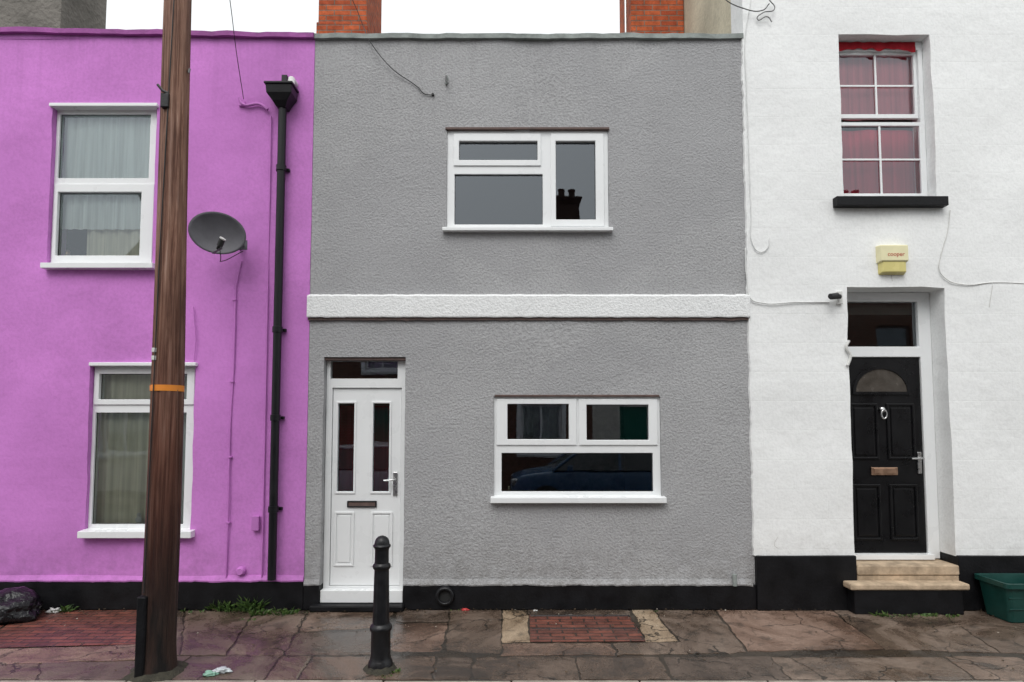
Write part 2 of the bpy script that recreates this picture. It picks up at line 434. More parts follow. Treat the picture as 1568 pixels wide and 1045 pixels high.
# upper window
Yw=.02
pn=[R(703,217,823,246,Yw),R(696,267,831,344,Yw),R(851,217,912,337,Yw)]
window(gh,h_up,pn,Yw,[((pn[0][0]-.055,pn[0][1]+.035,pn[0][2]-.06,h_up[3]-.035),pn[0]),((pn[2][0]-.05,h_up[1]-.045,h_up[2]+.03,h_up[3]-.035),pn[2])])
sx0,sx1=M(677,354,-.065)[0],M(939,354,-.065)[0]; sill(gh,sx0,sx1,h_up[2]-.035,h_up[2]+.012,-.065,.03)
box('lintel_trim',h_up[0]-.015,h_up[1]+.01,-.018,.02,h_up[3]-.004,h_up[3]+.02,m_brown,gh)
# lower window
pn=[R(777,619,871,673,Yw),R(898,620,993,674,Yw),R(768,694,1000,753,Yw)]
zt=(pn[0][2]+pn[2][3])/2
window(gh,h_lo,pn,Yw,[((h_lo[0]+.028,(pn[0][1]+pn[1][0])/2-.012,zt+.01,h_lo[3]-.028),pn[0]),(((pn[0][1]+pn[1][0])/2+.012,h_lo[1]-.028,zt+.01,h_lo[3]-.028),pn[1])])
sx0,sx1=M(751,765,-.07)[0],M(1021,765,-.07)[0]; sill(gh,sx0,sx1,h_lo[2]-.035,h_lo[2]+.03,-.07,.03)
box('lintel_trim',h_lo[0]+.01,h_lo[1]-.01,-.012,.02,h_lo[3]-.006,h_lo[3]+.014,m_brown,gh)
box('interior_ledge',h_lo[0]-.1,h_lo[1]+.1,.262,.42,h_lo[2]-.08,h_lo[2]-.04,m_upvc,gh)
# door
Yd=.085
hd=h_door
tl=R(506,553,609,580,Yd); g1=R(517,618,542,753,Yd+.02); g2=R(571,618,596,753,Yd+.02)
ztr=M(550,594,Yd)[1]; zbot=M(550,898,Yd)[1]
leaf=(hd[0]+.062,hd[1]-.050,zbot,ztr)
plate('door_frame',(hd[0]+.004,hd[1]-.004,.06,hd[3]-.03),[tl,leaf],Yd,Yd+.08,m_upvc,gh,bevel=.005)
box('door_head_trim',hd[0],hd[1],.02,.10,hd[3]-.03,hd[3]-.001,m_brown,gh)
quad('transom_glass',grow(tl,.004),Yd+.03,m_glass,gh)
plate('door_leaf',grow(leaf,-.004),[g1,g2],Yd+.02,Yd+.07,m_upvc,gh,bevel=.004)
for g in (g1,g2):
    quad('door_glass',grow(g,.004),Yd+.045,m_glass,gh)
    plate('glazing_bead',grow(g,.022),[g],Yd+.010,Yd+.0195,m_upvc,gh,bevel=.005)
for r in ((513,785,541,866),(569,785,600,866)):
    p=R(*r,Yd+.02); plate('panel_moulding',grow(p,.008),[grow(p,-.014)],Yd+.009,Yd+.0195,m_upvc,gh,bevel=.005)
    box('panel',p[0]+.03,p[1]-.03,Yd+.013,Yd+.0195,p[2]+.03,p[3]-.03,m_upvc,gh,.004)
lb=R(532,767,577,777,Yd+.02); plate('letter_plate',lb,[grow(lb,-.014)],Yd+.004,Yd+.0195,m_iron,gh,bevel=.003)
box('letter_flap',lb[0]+.012,lb[1]-.012,Yd+.008,Yd+.019,lb[2]+.012,lb[3]-.012,m_brown,gh,.002)
hp=R(602,723,609,759,Yd+.02); box('handle_plate',hp[0],hp[1],Yd+.005,Yd+.019,hp[2],hp[3],m_chrome,gh,.004)
a=M(605,735,Yd); b=M(589,735,Yd)
tube('door_handle',[(a[0],Yd+.01,a[1]),(a[0],Yd-.04,a[1]),(a[0]-.02,Yd-.045,a[1]),(b[0],Yd-.045,b[1]-.004)],.009,m_chrome,gh)
box('threshold',hd[0]+.004,hd[1]-.004,-.005,.08,.062,M(550,900,Yd)[1]-.004,m_upvc,gh,.005)
box('doorstep',hd[0]-.07,hd[1]+.02,-.10,.16,0.0,.058,m_black,gh,.012)
curtain(gh,(hd[0]-.1,hd[0]+.62,.3,2.0),.55,m_redsat,18,.02,'hall_curtain')
# round drain hole
vx,vz=M(682,911)
rg=[(.060,-.03),(.060,-.066),(.070,-.072),(.084,-.068),(.092,-.045),(.094,-.015)]
vs=[];fs=[];sg=36
for r_,h_ in rg:
    for k in range(sg): vs.append((vx+r_*math.cos(2*math.pi*k/sg),h_,vz+r_*math.sin(2*math.pi*k/sg)))
for i in range(len(rg)-1):
    for k in range(sg): fs.append((i*sg+k,i*sg+(k+1)%sg,(i+1)*sg+(k+1)%sg,(i+1)*sg+k))
me=mesh('drain_surround',vs,fs); fixn(me); obj('drain_surround',me,m_iron,gh,smooth=True)
lathe('drain_hole',[(.060,-.0335),(.059,-.0325)],m_gasket,gh,28,(vx,0,vz),'Y')
blob_later=(vx,vz)
sx,sz=M(1123,888); tube('waste_pipe_stub',[(sx,-.035,sz-.05),(sx,-.035,sz+.06)],.022,m_coping,gh)
# bracket and wires
bx,bzz=M(684,125); tube('hook_bracket',[(bx,.0,bzz+.03),(bx,-.05,bzz+.03),(bx,-.05,bzz-.02),(bx+.02,-.05,bzz-.05)],.008,m_wire,gh)
box('hook_plate',bx-.012,bx+.012,-.02,-.002,bzz-.04,bzz+.05,m_coping,gh,.003)
tube('telephone_cable',[P(556,40,.1),P(568,66,-.05),P(600,105,-.03),P(640,134,-.012),P(650,144,-.012),P(662,146,-.012)],.0045,m_cable_b,gh,bez=True)
lathe('cable_anchor',[(.012,-.02),(.016,0)],m_cable_b,gh,12,(P(663,146)[0],-.005,P(663,146)[2]),'Y')

# =============================================================== PINK HOUSE
ph=empty('pink_terraced_house'); PXL=-8.6
zpr=M(470,60)[1]; ZPP=zpr
p_up=R(77,165,237,407); p_lo=R(135,560,296,815)
ppz=M(300,889)[1]
plate('front_wall',(PXL,XL-.002,ppz-.01,ZPP),[p_up,p_lo,(-7.9,-7.0,ppz-.02,2.4),(-7.6,-6.6,3.7,5.0)],-.006,.25,m_pink,ph,sub=.11,jit=.020)
shell(ph,PXL,XL,6.4,ZPP,m_brown,7.25,m_slate)
coping(ph,PXL,XL-.004,ZPP+.12,ZPP,.05,-.05,.27,m_pcoping)
me=mesh('parapet_top',[(PXL,y_,z_) for y_ in (-.006,.24) for z_ in (ZPP-.002,ZPP+.122)]+[(XL-.01,y_,z_) for y_ in (-.006,.24) for z_ in (ZPP-.002,ZPP+.002)],[(0,1,3,2),(4,6,7,5),(0,4,5,1),(2,3,7,6),(0,2,6,4),(1,5,7,3)]); fixn(me); obj('parapet_top',me,m_pink,ph)
plate('plinth',(PXL,XL-.002,0,ppz),[(-7.9,-7.0,-.1,1)],-.026,.24,m_black,ph,sub=.2,jit=.01,bevel=.006)
render_lip(ph,-6.99,XL-.004,ppz,m_pink,3,-.030)
window(ph,(-7.6,-6.6,3.7,5.0),[(-7.52,-6.68,3.8,4.9)],.05)
box('front_door',-7.9,-7.0,.08,.13,.06,2.4,m_upvc,ph)
Yw=.045
pn=[R(90,175,229,273,Yw),R(88,295,216,392,Yw)]
window(ph,p_up,pn,Yw,[((p_up[0]+.02,p_up[1]-.025,p_up[2]+.03,(pn[0][2]+pn[1][3])/2+.01),pn[1])],glass=m_glass_old)
sx0,sx1=M(61,410,-.085)[0],M(233,410,-.085)[0]; sill(ph,sx0,sx1,p_up[2]-.045,p_up[2]+.02,-.085,.05)
box('window_head',p_up[0]-.02,p_up[1]+.02,-.045,.045,p_up[3]-.008,p_up[3]+.028,m_upvc,ph,.006)
pn2=[R(153,573,287,612,Yw),R(143,632,283,803,Yw)]
window(ph,p_lo,pn2,Yw,[((pn2[0][0]-.05,p_lo[1]-.025,(pn2[0][2]+pn2[1][3])/2+.012,p_lo[3]-.03),pn2[0])],glass=m_glass_old)
sx0,sx1=M(118,818,-.085)[0],M(292,818,-.085)[0]; sill(ph,sx0,sx1,p_lo[2]-.045,p_lo[2]+.03,-.085,.05)
box('window_head',p_lo[0]-.0,p_lo[1]+.02,-.045,.045,p_lo[3]-.008,p_lo[3]+.028,m_upvc,ph,.006)
curtain(ph,(p_up[0]-.05,p_up[1]+.05,p_up[2]+.42,p_up[3]+.05),.15,m_net,60,.010,'net_curtain')
curtain(ph,(p_up[0]+.25,p_up[1]+.05,p_up[2]-.05,p_up[2]+.9),.19,m_drape,45,.016,'drape')
curtain(ph,(p_lo[0]-.05,p_lo[0]+.60,p_lo[2]-.05,p_lo[3]+.05),.165,m_drape,42,.018,'drape')
curtain(ph,(p_lo[0]+.45,p_lo[1]+.05,p_lo[2]-.05,p_lo[3]+.05),.21,m_net,50,.012,'net_curtain')
def ornament(x,y,z,s,mat,par):
    return lathe('ornament',[(.03*s,0),(.045*s,.02*s),(.05*s,.06*s),(.03*s,.09*s),(.028*s,.10*s),(.034*s,.125*s),(.02*s,.15*s),(.004*s,.155*s)],mat,par,20,(x,y,z))
ox,oz=M(212,800,.11); ornament(ox,.115,p_lo[2]+.075,.62,m_cable_w,ph)
ox,oz=M(103,390,.11); ornament(ox,.115,p_up[2]+.085,.7,m_copper,ph)
# rain pipe and hopper
Yp=-.075
pts=[P(432,158,Yp),P(417,893,Yp)]
px_=(pts[0][0]+pts[1][0])/2
tube('downpipe',[(px_,Yp,pts[0][2]),(px_,Yp,pts[1][2]+.03)],.041,m_pipe,ph)
for yy in (258,505,640,780):
    zz=M(425,yy,Yp)[1]
    lathe('pipe_collar',[(.044,-.03),(.049,-.028),(.049,.028),(.044,.03)],m_pipe,ph,24,(px_,Yp,zz))
    box('pipe_bracket',px_-.068,px_+.068,-.04,-.008,zz-.015,zz+.015,m_pipe,ph)
hz0,hz1=M(432,158,-.1)[1],M(432,128,-.2)[1]
hh=hz1-hz0; vs=[]
for (w,d,z) in ((.045,.05,hz0-.05),(.075,.07,hz0+.0),(.125,.085,hz0+hh*.45),(.13,.09,hz1)):
    vs+=[(px_-w,-.012,z),(px_+w,-.012,z),(px_+w,-.02-2*d,z),(px_-w,-.02-2*d,z)]
fs=[(0,1,2,3),(12,13,14,15)]+[(i*4+k,i*4+(k+1)%4,i*4+4+(k+1)%4,i*4+4+k) for i in range(3) for k in range(4)]
me=mesh('rain_hopper',vs,fs); fixn(me); obj('rain_hopper',me,m_pipe,ph,bevel=.006)
plate('hopper_rim',(px_-.142,px_+.142,hz1-.0,hz1+.022),[],-.212,-.012,m_pipe,ph,bevel=.005)
tube('hopper_outlet',[(px_+.09,.02,hz1+.10),(px_+.09,-.09,hz1+.10),(px_+.10,-.12,hz1+.03)],.036,m_cable_w,ph)
box('hopper_outlet_box',px_-.01,px_+.045,-.10,-.004,hz1+.03,hz1+.15,m_pipe,ph)
box('hopper_back',px_-.09,px_-.012,-.05,-.004,hz1+.02,hz1+.10,m_pipe,ph)
tube('overflow_pipe',[P(366,150,-.03),P(372,160,-.03),P(398,160,-.03),P(410,168,-.03)],.014,m_cable_p,ph,bez=True)
box('cable_clip',*[P(372,160)[0]-.03,P(372,160)[0]+.03,-.03,-.004,P(372,160)[2]-.03,P(372,160)[2]+.02],m_cable_p,ph)
tube('cable',[P(415,178,-.02),P(413,300,-.02),P(409,500,-.02),P(405,700,-.02),P(401,885,-.02)],.008,m_cable_p,ph)
tube('cable',[P(370,400,-.02),P(361,440,-.02),P(358,560,-.02),P(352,660,-.02),P(350,760,-.02),P(346,885,-.02)],.009,m_cable_p,ph)
tube('cable',[P(300,560,-.02),P(297,553,-.02),P(300,520,-.02),P(296,470,-.02)],.005,m_cable_p,ph)
for yy in (460,585,700,800): 
    q=P(357-(yy-560)*.03,yy); box('cable_clip',q[0]-.012,q[0]+.025,-.035,-.004,q[2]-.008,q[2]+.008,m_cable_p,ph,.002)
r=R(388,790,399,812); box('junction_box',r[0],r[1],-.045,-.004,r[2],r[3],m_cable_p,ph,.004)
r=R(364,866,377,882); lathe('small_vent',[(.03,-.05),(.045,-.03),(.045,0)],m_cable_p,ph,16,((r[0]+r[1])/2,-.006,(r[2]+r[3])/2),'Y')
# dish
dish=empty('satellite_dish')
ca=Vector(P(333,357,-.33)); nrm=Vector((.30,-1,-.12)).normalized()
up=Vector((0,0,1)); sx=up.cross(nrm).normalized(); sy=nrm.cross(sx).normalized()
if sy.z<0: sy=-sy
ang=math.radians(-9); sx,sy=sx*math.cos(ang)+sy*math.sin(ang),sy*math.cos(ang)-sx*math.sin(ang)
vs=[];fs=[]; rings=10; seg=48
for side in (0,1):
    for i in range(rings+1):
        t=i/rings
        for k in range(seg):
            a=2*math.pi*k/seg
            p=ca+sx*(.255*t*math.cos(a))+sy*(.198*t*math.sin(a))+nrm*(.055*t*t-.055-(.006 if side else 0))
            vs.append(tuple(p))
o2=(rings+1)*seg
for side in (0,1):
    for i in range(rings):
        for k in range(seg): fs.append(tuple(side*o2+q for q in (i*seg+k,i*seg+(k+1)%seg,(i+1)*seg+(k+1)%seg,(i+1)*seg+k)))
for k in range(seg): fs.append((rings*seg+k,rings*seg+(k+1)%seg,o2+rings*seg+(k+1)%seg,o2+rings*seg+k))
me=mesh('reflector',vs,fs); bm=bmesh.new(); bm.from_mesh(me); bmesh.ops.remove_doubles(bm,verts=bm.verts,dist=1e-5); bmesh.ops.recalc_face_normals(bm,faces=bm.faces); bm.to_mesh(me); bm.free()
obj('reflector',me,m_dish,dish,smooth=True)
lp=Vector(P(338,372,-.52)); lb_=ca-sy*.19
tube('feed_arm',[tuple(lb_-nrm*.03),tuple(lb_+nrm*.05-sy*.01),tuple(lp+Vector((0,.02,-.045)))],.010,m_dish,dish)
tube('lnb',[tuple(lp+Vector((0.02,-.01,.03))),tuple(lp+Vector((-.01,.0,-.03)))],.027,m_cable_b,dish)
tube('lnb_neck',[tuple(lp+Vector((-.02,.03,.0))),tuple(lp+Vector((-.055,.06,-.04)))],.016,m_cable_b,dish)
tube('lnb_cap',[tuple(lp+Vector((0.02,-.01,.03))),tuple(lp+Vector((.026,-.012,.038)))],.029,m_cable_w,dish)
tube('cable',[tuple(lp+Vector((-.01,.0,-.03))),tuple(lp+Vector((-.01,.02,-.10))),tuple(lb_+Vector((.05,.08,-.06))),P(372,385,-.03)],.004,m_cable_b,dish,bez=True)
w=P(372,376,-.012)
tube('wall_bracket',[tuple(ca-nrm*.07),tuple(ca-nrm*.12+Vector((.05,0,-.04))),(w[0],-.14,w[2]),(w[0],-.01,w[2])],.017,m_wire,dish)
box('wall_plate',w[0]-.05,w[0]+.05,-.022,-.008,w[2]-.05,w[2]+.05,m_dish,dish,.003)
tube('bracket_brace',[(w[0]-.02,-.14,w[2]),(w[0]-.02,-.01,w[2]-.05)],.010,m_wire,dish)

# =============================================================== WHITE HOUSE
wh=empty('white_terraced_house'); WXR=9.0; WZ=8.4
w_up=R(1286,55,1427,305); 
dl=M(1296,500)[0]; dr=M(1447,500)[0]; dtop=M(1370,441)[1]
wpz=M(1250,850)[1]
w2=(6.3,7.4,.95+.4,2.75); w3=(6.3,7.4,3.9,5.4)
plate('front_wall',(XR+.002,WXR,wpz-.01,WZ),[w_up,(dl,dr,wpz-.03,dtop),w2,w3],-.02,.30,m_white,wh,sub=.13,jit=.022)
box('gable_side_wall',XR+.004,XR+.2,.305,6.4,0,WZ,m_cream,wh,0)
box('gable_side_wall',WXR-.2,WXR,.305,6.4,0,WZ,m_cream,wh,0)
box('back_wall',XR+.2,WXR-.2,6.2,6.4,0,WZ,m_cream,wh,0)
box('roof_slab',XR+.004,WXR,.305,6.4,WZ+.002,WZ+.12,m_slate,wh,0)
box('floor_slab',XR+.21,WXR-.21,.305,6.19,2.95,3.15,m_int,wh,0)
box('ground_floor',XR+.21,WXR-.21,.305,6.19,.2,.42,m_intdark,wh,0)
n_=120
vs=[];fs=[]
for i in range(n_+1):   # hand-painted ragged edge of the white wall against the grey
    z=wpz+(ZP+.03-wpz)*i/n_; w_=.018+.014*noise.noise(Vector((0,z*4,1)))+.010*noise.noise(Vector((0,z*17,1)))
    vs+=[(XR-w_,-.001,z),(XR-w_+.006,-.028,z),(XR+.001,-.030,z),(XR+.001,-.001,z)]
for i in range(n_):
    for k in range(4): fs.append((i*4+k,i*4+(k+1)%4,i*4+4+(k+1)%4,i*4+4+k))
fs+=[(0,1,2,3),(n_*4,n_*4+1,n_*4+2,n_*4+3)]
me=mesh('wall_edge_bead',vs,fs); fixn(me); obj('wall_edge_bead',me,m_white,wh)
plate('plinth',(XR+.002,WXR,0,wpz),[(dl-.001,dr+.001,-.1,2)],-.05,.28,m_black,wh,sub=.2,jit=.014,bevel=.008)
for q in (w2,w3): window(wh,q,[(q[0]+.08,q[1]-.08,q[2]+.08,q[3]-.08)],.12)
# sash window
Yw=.13
so=(w_up[0]+.002,w_up[1]-.002,w_up[2],w_up[3]-.002)
pu=R(1292,84,1400,175,Yw+.0); pl=R(1291,195,1408,298,Yw-.0)
pu=(w_up[0]+.085,M(1400,130,Yw)[0],pu[2],pu[3]); pl=(w_up[0]+.07,M(1407,245,Yw)[0],pl[2],pl[3])
plate('sash_box_frame',so,[(pu[0]-.03,pu[1]+.03,pl[2]-.03,pu[3]+.03)],Yw-.03,Yw+.1,m_upvc,wh,bevel=.005)
plate('upper_sash',(pu[0]-.03,pu[1]+.03,pu[2]-.045,pu[3]+.03),[pu],Yw+.0,Yw+.04,m_upvc,wh,bevel=.004)
plate('lower_sash',(pl[0]-.03,pl[1]+.03,pl[2]-.03,pl[3]+.04),[pl],Yw-.028,Yw-.002,m_upvc,wh,bevel=.004)
for p,yy,zz in ((pu,Yw+.02,M(1343,131,Yw)[1]),(pl,Yw-.012,M(1343,246,Yw)[1])):
    quad('sash_glass',grow(p,.003),yy+.006,m_glass,wh)
    xm=M(1344,180,Yw)[0]
    box('glazing_bar',xm-.010,xm+.010,yy-.012,yy+.004,p[2]-.001,p[3]+.001,m_upvc,wh,.003)
    box('glazing_bar',p[0]-.001,p[1]+.001,yy-.011,yy+.003,zz-.010,zz+.010,m_upvc,wh,.003)
sx0,sx1=M(1282,313,-.10)[0],M(1453,313,-.10)[0]
sill(wh,sx0,sx1,w_up[2]-.10,w_up[2]+.005,-.10,.10,m_black)
curtain(wh,(pl[0]-.1,pl[1]+.1,pl[2]-.1,pl[3]+.02),.24,m_redblind,11,.014,'red_blind')
curtain(wh,(pu[0]-.1,pu[1]+.1,pu[2]-.01,pu[3]+.1),.235,m_redlite,9,.010,'pink_blind')
vs=[];fs=[];n_=60
for i in range(n_+1):
    t=i/n_; x=w_up[0]+.01+(w_up[1]-w_up[0]-.09)*t
    dd=.075+.05*noise.noise(Vector((x*9,0,3)))+.03*(abs(t-.5)*2)**2
    for k in range(4): vs.append((x,Yw-.045-.012*noise.noise(Vector((x*14,k*.6,0))),w_up[3]-.012-dd*k/3))
for i in range(n_):
    for k in range(3): fs.append((i*4+k,i*4+k+1,i*4+5+k,i*4+4+k))
obj('red_cloth_valance',mesh('red_cloth_valance',vs,fs),m_redsat,wh,smooth=True)
# door
Yd=.20
wt=R(1296,462,1410,531,Yd); wt=(dl+.05,wt[1],wt[2],wt[3])
zl0=M(1360,848,Yd)[1]; zl1=M(1360,547,Yd)[1]
lf=(dl+.045,M(1416,700,Yd)[0],zl0,zl1)
plate('door_frame',(dl+.002,dr-.002,zl0-.05,dtop-.002),[(lf[0],lf[1],zl0,zl1),(lf[0]+.0,lf[1]-.01,wt[2],wt[3])],Yd,Yd+.09,m_upvc,wh,bevel=.006)
quad('fanlight_glass',(lf[0]-.003,lf[1]-.006,wt[2],wt[3]),Yd+.04,m_glass,wh)
box('door_leaf',lf[0]+.004,lf[1]-.004,Yd+.02,Yd+.07,zl0+.004,zl1-.004,m_blackgloss,wh,.004)
xc=(lf[0]+lf[1])/2
az=M(1347,600,Yd)[1]; aw=.265; ah=M(1347,565,Yd)[1]-az
def arch(name,w,h,x,z,y0,y1,mat,par,inner=None):
    n=24; vs=[];fs=[]
    o=[(x+w*math.cos(math.pi*k/n),z+h*math.sin(math.pi*k/n)) for k in range(n+1)]
    if inner is None:
        for y in (y0,y1): vs+=[(a,y,b) for a,b in o]
        fs=[tuple(range(n+1)),tuple(range(n+1,2*n+2))]+[(k,(k+1)%(n+1),n+1+(k+1)%(n+1),n+1+k) for k in range(n+1)]
    else:
        t=inner; i=[(x+(w-t)*math.cos(math.pi*k/n),z+(h-t)*math.sin(math.pi*k/n)) for k in range(n+1)]
        o=[(o[0][0],z-t)]+o+[(o[-1][0],z-t)]; i=[(i[0][0],z)]+i+[(i[-1][0],z)]
        m=len(o)
        for y in (y0,y1):
            vs+=[(a,y,b) for a,b in o]; vs+=[(a,y,b) for a,b in i]
        for k in range(m):
            q=(k+1)%m
            fs+=[(k,q,m+q,m+k),(2*m+k,2*m+q,3*m+q,3*m+k),(k,q,2*m+q,2*m+k),(m+k,m+q,3*m+q,3*m+k)]
    me=mesh(name,vs,fs); fixn(me); return obj(name,me,mat,par)
m_obsc=mat_plain('obscured_glass',(.075,.065,.055),.2,.3,10,.3,60,.003,.45)
arch('arched_light',aw,ah,xc,az,Yd+.012,Yd+.019,m_obsc,wh)
arch('arch_moulding',aw+.03,ah+.03,xc,az,Yd+.003,Yd+.0195,m_blackgloss,wh,inner=.03)
zA=M(1347,618,Yd)[1]; zB=M(1347,704,Yd)[1]; zC=M(1347,742,Yd)[1]; zD=M(1347,828,Yd)[1]
for (x0,x1) in ((lf[0]+.08,xc-.045),(xc+.045,lf[1]-.08)):
    for (za,zb) in ((zB,zA),(zD,zC)):
        p=(x0,x1,za,zb)
        plate('panel_moulding',p,[grow(p,-.025)],Yd+.006,Yd+.0195,m_blackgloss,wh,bevel=.006)
        box('raised_panel',p[0]+.045,p[1]-.045,Yd+.009,Yd+.0195,za+.045,zb-.045,m_blackgloss,wh,.008)
kx,kz=M(1350,633,Yd)
lathe('knocker_rose',[(.010,-.03),(.026,-.02),(.030,.0)],m_chrome,wh,20,(xc,Yd+.015,kz+.035),'Y')
tube('door_knocker',[(xc+.028*math.sin(t*math.pi/8),Yd-.02,kz-.012-.045*math.cos(t*math.pi/8)) for t in range(17)],.008,m_chrome,wh)
r=R(1329,716,1377,728,Yd); box('letter_plate',xc-.135,xc+.135,Yd+.004,Yd+.019,r[2],r[3],m_copper,wh,.004)
box('letter_flap',xc-.11,xc+.11,Yd-.001,Yd+.006,r[2]+.014,r[3]-.012,m_copper,wh,.003)
hx,hz=M(1410,706,Yd); box('handle_plate',lf[1]-.07,lf[1]-.03,Yd+.002,Yd+.019,hz-.13,hz+.09,m_chrome,wh,.005)
tube('door_handle',[(lf[1]-.05,Yd,hz+.03),(lf[1]-.05,Yd-.05,hz+.03),(lf[1]-.07,Yd-.055,hz+.03),(lf[1]-.17,Yd-.055,hz+.025)],.010,m_chrome,wh)
box('threshold',lf[0]-.03,lf[1]+.03,Yd-.05,Yd+.08,.44,zl0-.001,m_upvc,wh,.004)
box('upper_step',dl-.0,dr+.003,-.055,.28,.335,.432,m_step,wh,.014)
box('lower_step',M(1302,897,-.19)[0],M(1485,897,-.19)[0],-.20,-.052,.232,.292,m_step,wh,.016)
box('step_base',M(1308,897,-.18)[0],M(1475,897,-.18)[0],-.18,-.055,.0,.230,m_black,wh,.01)
box('step_core',dl+.001,dr-.001,-.045,.28,.0,.333,m_step,wh,.005)
# alarm box
ab=empty('burglar_alarm_box'); r=R(1343,376,1389,421,-.05)
def taperbox(name,x0,x1,z0,z1,yb,yf,ins,mat,par,bev):
    vs=[(x0,yb,z0),(x1,yb,z0),(x1,yb,z1),(x0,yb,z1),(x0+ins,yf,z0+ins*.8),(x1-ins,yf,z0+ins*.8),(x1-ins,yf,z1-ins*.6),(x0+ins,yf,z1-ins*.6)]
    me=mesh(name,vs,[(0,3,2,1),(4,5,6,7),(0,1,5,4),(1,2,6,5),(2,3,7,6),(3,0,4,7)]); fixn(me); return obj(name,me,mat,par,bevel=bev,seg=4)
zmid=r[2]+(r[3]-r[2])*.42
taperbox('alarm_case',r[0],r[1],zmid-.01,r[3],-.022,-.10,.014,m_alarm,ab,.012)
taperbox('alarm_strobe',r[0]+.014,r[1]-.014,r[2],zmid+.02,-.022,-.088,.02,m_alarm2,ab,.014)
tx=D.curves.new('lettering','FONT'); tx.body='cooper'; tx.size=.058; tx.extrude=.0006; tx.align_x='CENTER'; tx.materials.append(m_red)
to=D.objects.new('lettering',tx); scene.collection.objects.link(to); to.parent=ab; to.location=((r[0]+r[1])/2+.01,-.1015,(zmid+r[3])/2-.035); to.rotation_euler=(math.pi/2,0,0)
tube('alarm_cable',[((r[0]+r[1])/2,-.03,r[2]),((r[0]+r[1])/2+.01,-.025,r[2]-.06)],.004,m_cable_w,ab)
# security camera
fl=empty('security_camera'); x,z=M(1279,457,-.05)
box('mount',x+.02,x+.07,-.06,-.02,z-.06,z+.07,m_cable_w,fl,.006)
tube('camera_body',[(x-.08,-.12,z-.005),(x+.03,-.08,z+.01)],.024,m_cable_b,fl)
tube('camera_hood',[(x-.09,-.125,z+.004),(x+.0,-.09,z+.02)],.027,m_iron,fl)
# cables
def cab(pts,r,mat,par,off=-.028,name='cable'):
    return tube(name,[P(a,b,off) for a,b in pts],r,mat,par,bez=True)
cab([(1150,0),(1141,60),(1143,130),(1147,240),(1150,330),(1152,372),(1163,386),(1175,380),(1178,365)],.005,m_cable_wp,wh,-.034)
cab([(1141,380),(1144,430),(1150,458),(1165,464),(1220,463),(1270,463)],.006,m_cable_wp,wh,-.034)
cab([(1455,322),(1452,350),(1440,395),(1438,412),(1448,427),(1475,436),(1520,433),(1600,436)],.0045,m_cable_w,wh)
cab([(1515,470),(1520,436)],.003,m_cable_w,wh)
cab([(1178,0),(1186,14),(1168,20),(1160,30),(1175,26),(1182,34)],.005,m_wire,wh,-.05)
cab([(1300,522),(1296,532),(1302,545),(1298,560)],.014,m_cable_w,wh,-.035)
cab([(1191,822),(1186,835),(1192,840)],.004,m_cable_w,wh)
tube('overhead_cable_bundle',[P(1095,-14,.2),P(1135,12,-.06),P(1168,16,-.06),P(1178,6,-.06)],.005,m_cable_b,wh,bez=True)

# =============================================================== chimneys
def chimney(name,x0,x1,y0,y1,zb,zt,mat,par,pots=2,potm=None):
    e=par
    box('chimney_stack',x0,x1,y0,y1,zb,zt,mat,e,.008)
    for k in range(3): box('chimney_corbel',x0-.03*(k+1),x1+.03*(k+1),y0-.03*(k+1),y1+.03*(k+1),zt+.002+k*.077,zt+.077+k*.077-.002,mat,e,.006)
    zz=zt+.235
    for k in range(pots):
        lathe('chimney_pot',[(.13,0),(.12,.05),(.10,.3),(.12,.33),(.12,.38),(.09,.38),(.09,.2)],potm or m_terra,e,20,(x0+(x1-x0)*(k+.5)/pots,(y0+y1)/2,zz))
chimney('c',-2.67,-2.0+.0,2.0,2.9,5.6,8.7,m_chim,ph)
box('chimney_shoulder',-2.69,-1.985,1.98,2.92,5.6,7.32,m_chim,ph,.01)
chimney('c',1.64,XR-.006,2.0,2.85,5.6,8.8,m_chim,gh)
chimney('c',-7.25,-6.22,2.0,2.9,5.6,8.5,m_stone,ph)
# aerial on chimney
ae=empty('television_aerial')
tube('mast',[(1.56,1.97,7.0),(1.56,1.97,8.6)],.014,m_chrome,ae)
tube('boom',[(1.56,1.97,8.05),(1.48,1.3,8.05)],.010,m_cable_w,ae)
for k in range(9):
    t=k/8; x=1.56-.08*t; y=1.97-.67*t
    tube('element',[(x-.11,y,8.05+.0),(x+.11,y,8.05)],.006,m_cable_w,ae)
for zz in (7.75,7.82,7.9,8.15,8.25): tube('reflector_rod',[(1.47,1.95,zz),(1.65,1.95,zz)],.006,m_cable_w,ae)

# =============================================================== pole
pole=empty('utility_pole'); px0,py0=-2.585,-1.50
def rp(z): return .120-.0056*z
vs=[];fs=[];seg=64;rows=190;H=8.2
for j in range(rows+1):
    z=-.12+H*j/rows
    r0=rp(z)
    if z<.25: r0+=.02*(1-max(z,0)/.25)**2
    for k in range(seg):
        a=2*math.pi*k/seg
        r=r0+.006*noise.noise(Vector((math.cos(a)*2.5,math.sin(a)*2.5,z*.45)))-.008*max(0,noise.noise(Vector((math.cos(a)*9,math.sin(a)*9,z*.35)))-.1)*2
        vs.append((px0+r*math.cos(a)+.012*math.sin(z*.8),py0+r*math.sin(a),z))
for j in range(rows):
    for k in range(seg): fs.append((j*seg+k,j*seg+(k+1)%seg,(j+1)*seg+(k+1)%seg,(j+1)*seg+k))
fs.append(tuple(rows*seg+k for k in range(seg)))
me=mesh('pole_shaft',vs,fs); fixn(me); obj('pole_shaft',me,m_wood,pole,smooth=True)
def Zp(py): return M(255,py,py0-.1)[1]
zz=Zp(594); lathe('orange_marker_band',[(rp(zz)+.004,-.022),(rp(zz)+.005,.022)],m_orange,pole,48,(px0+.01*math.sin(zz*.8),py0,zz))
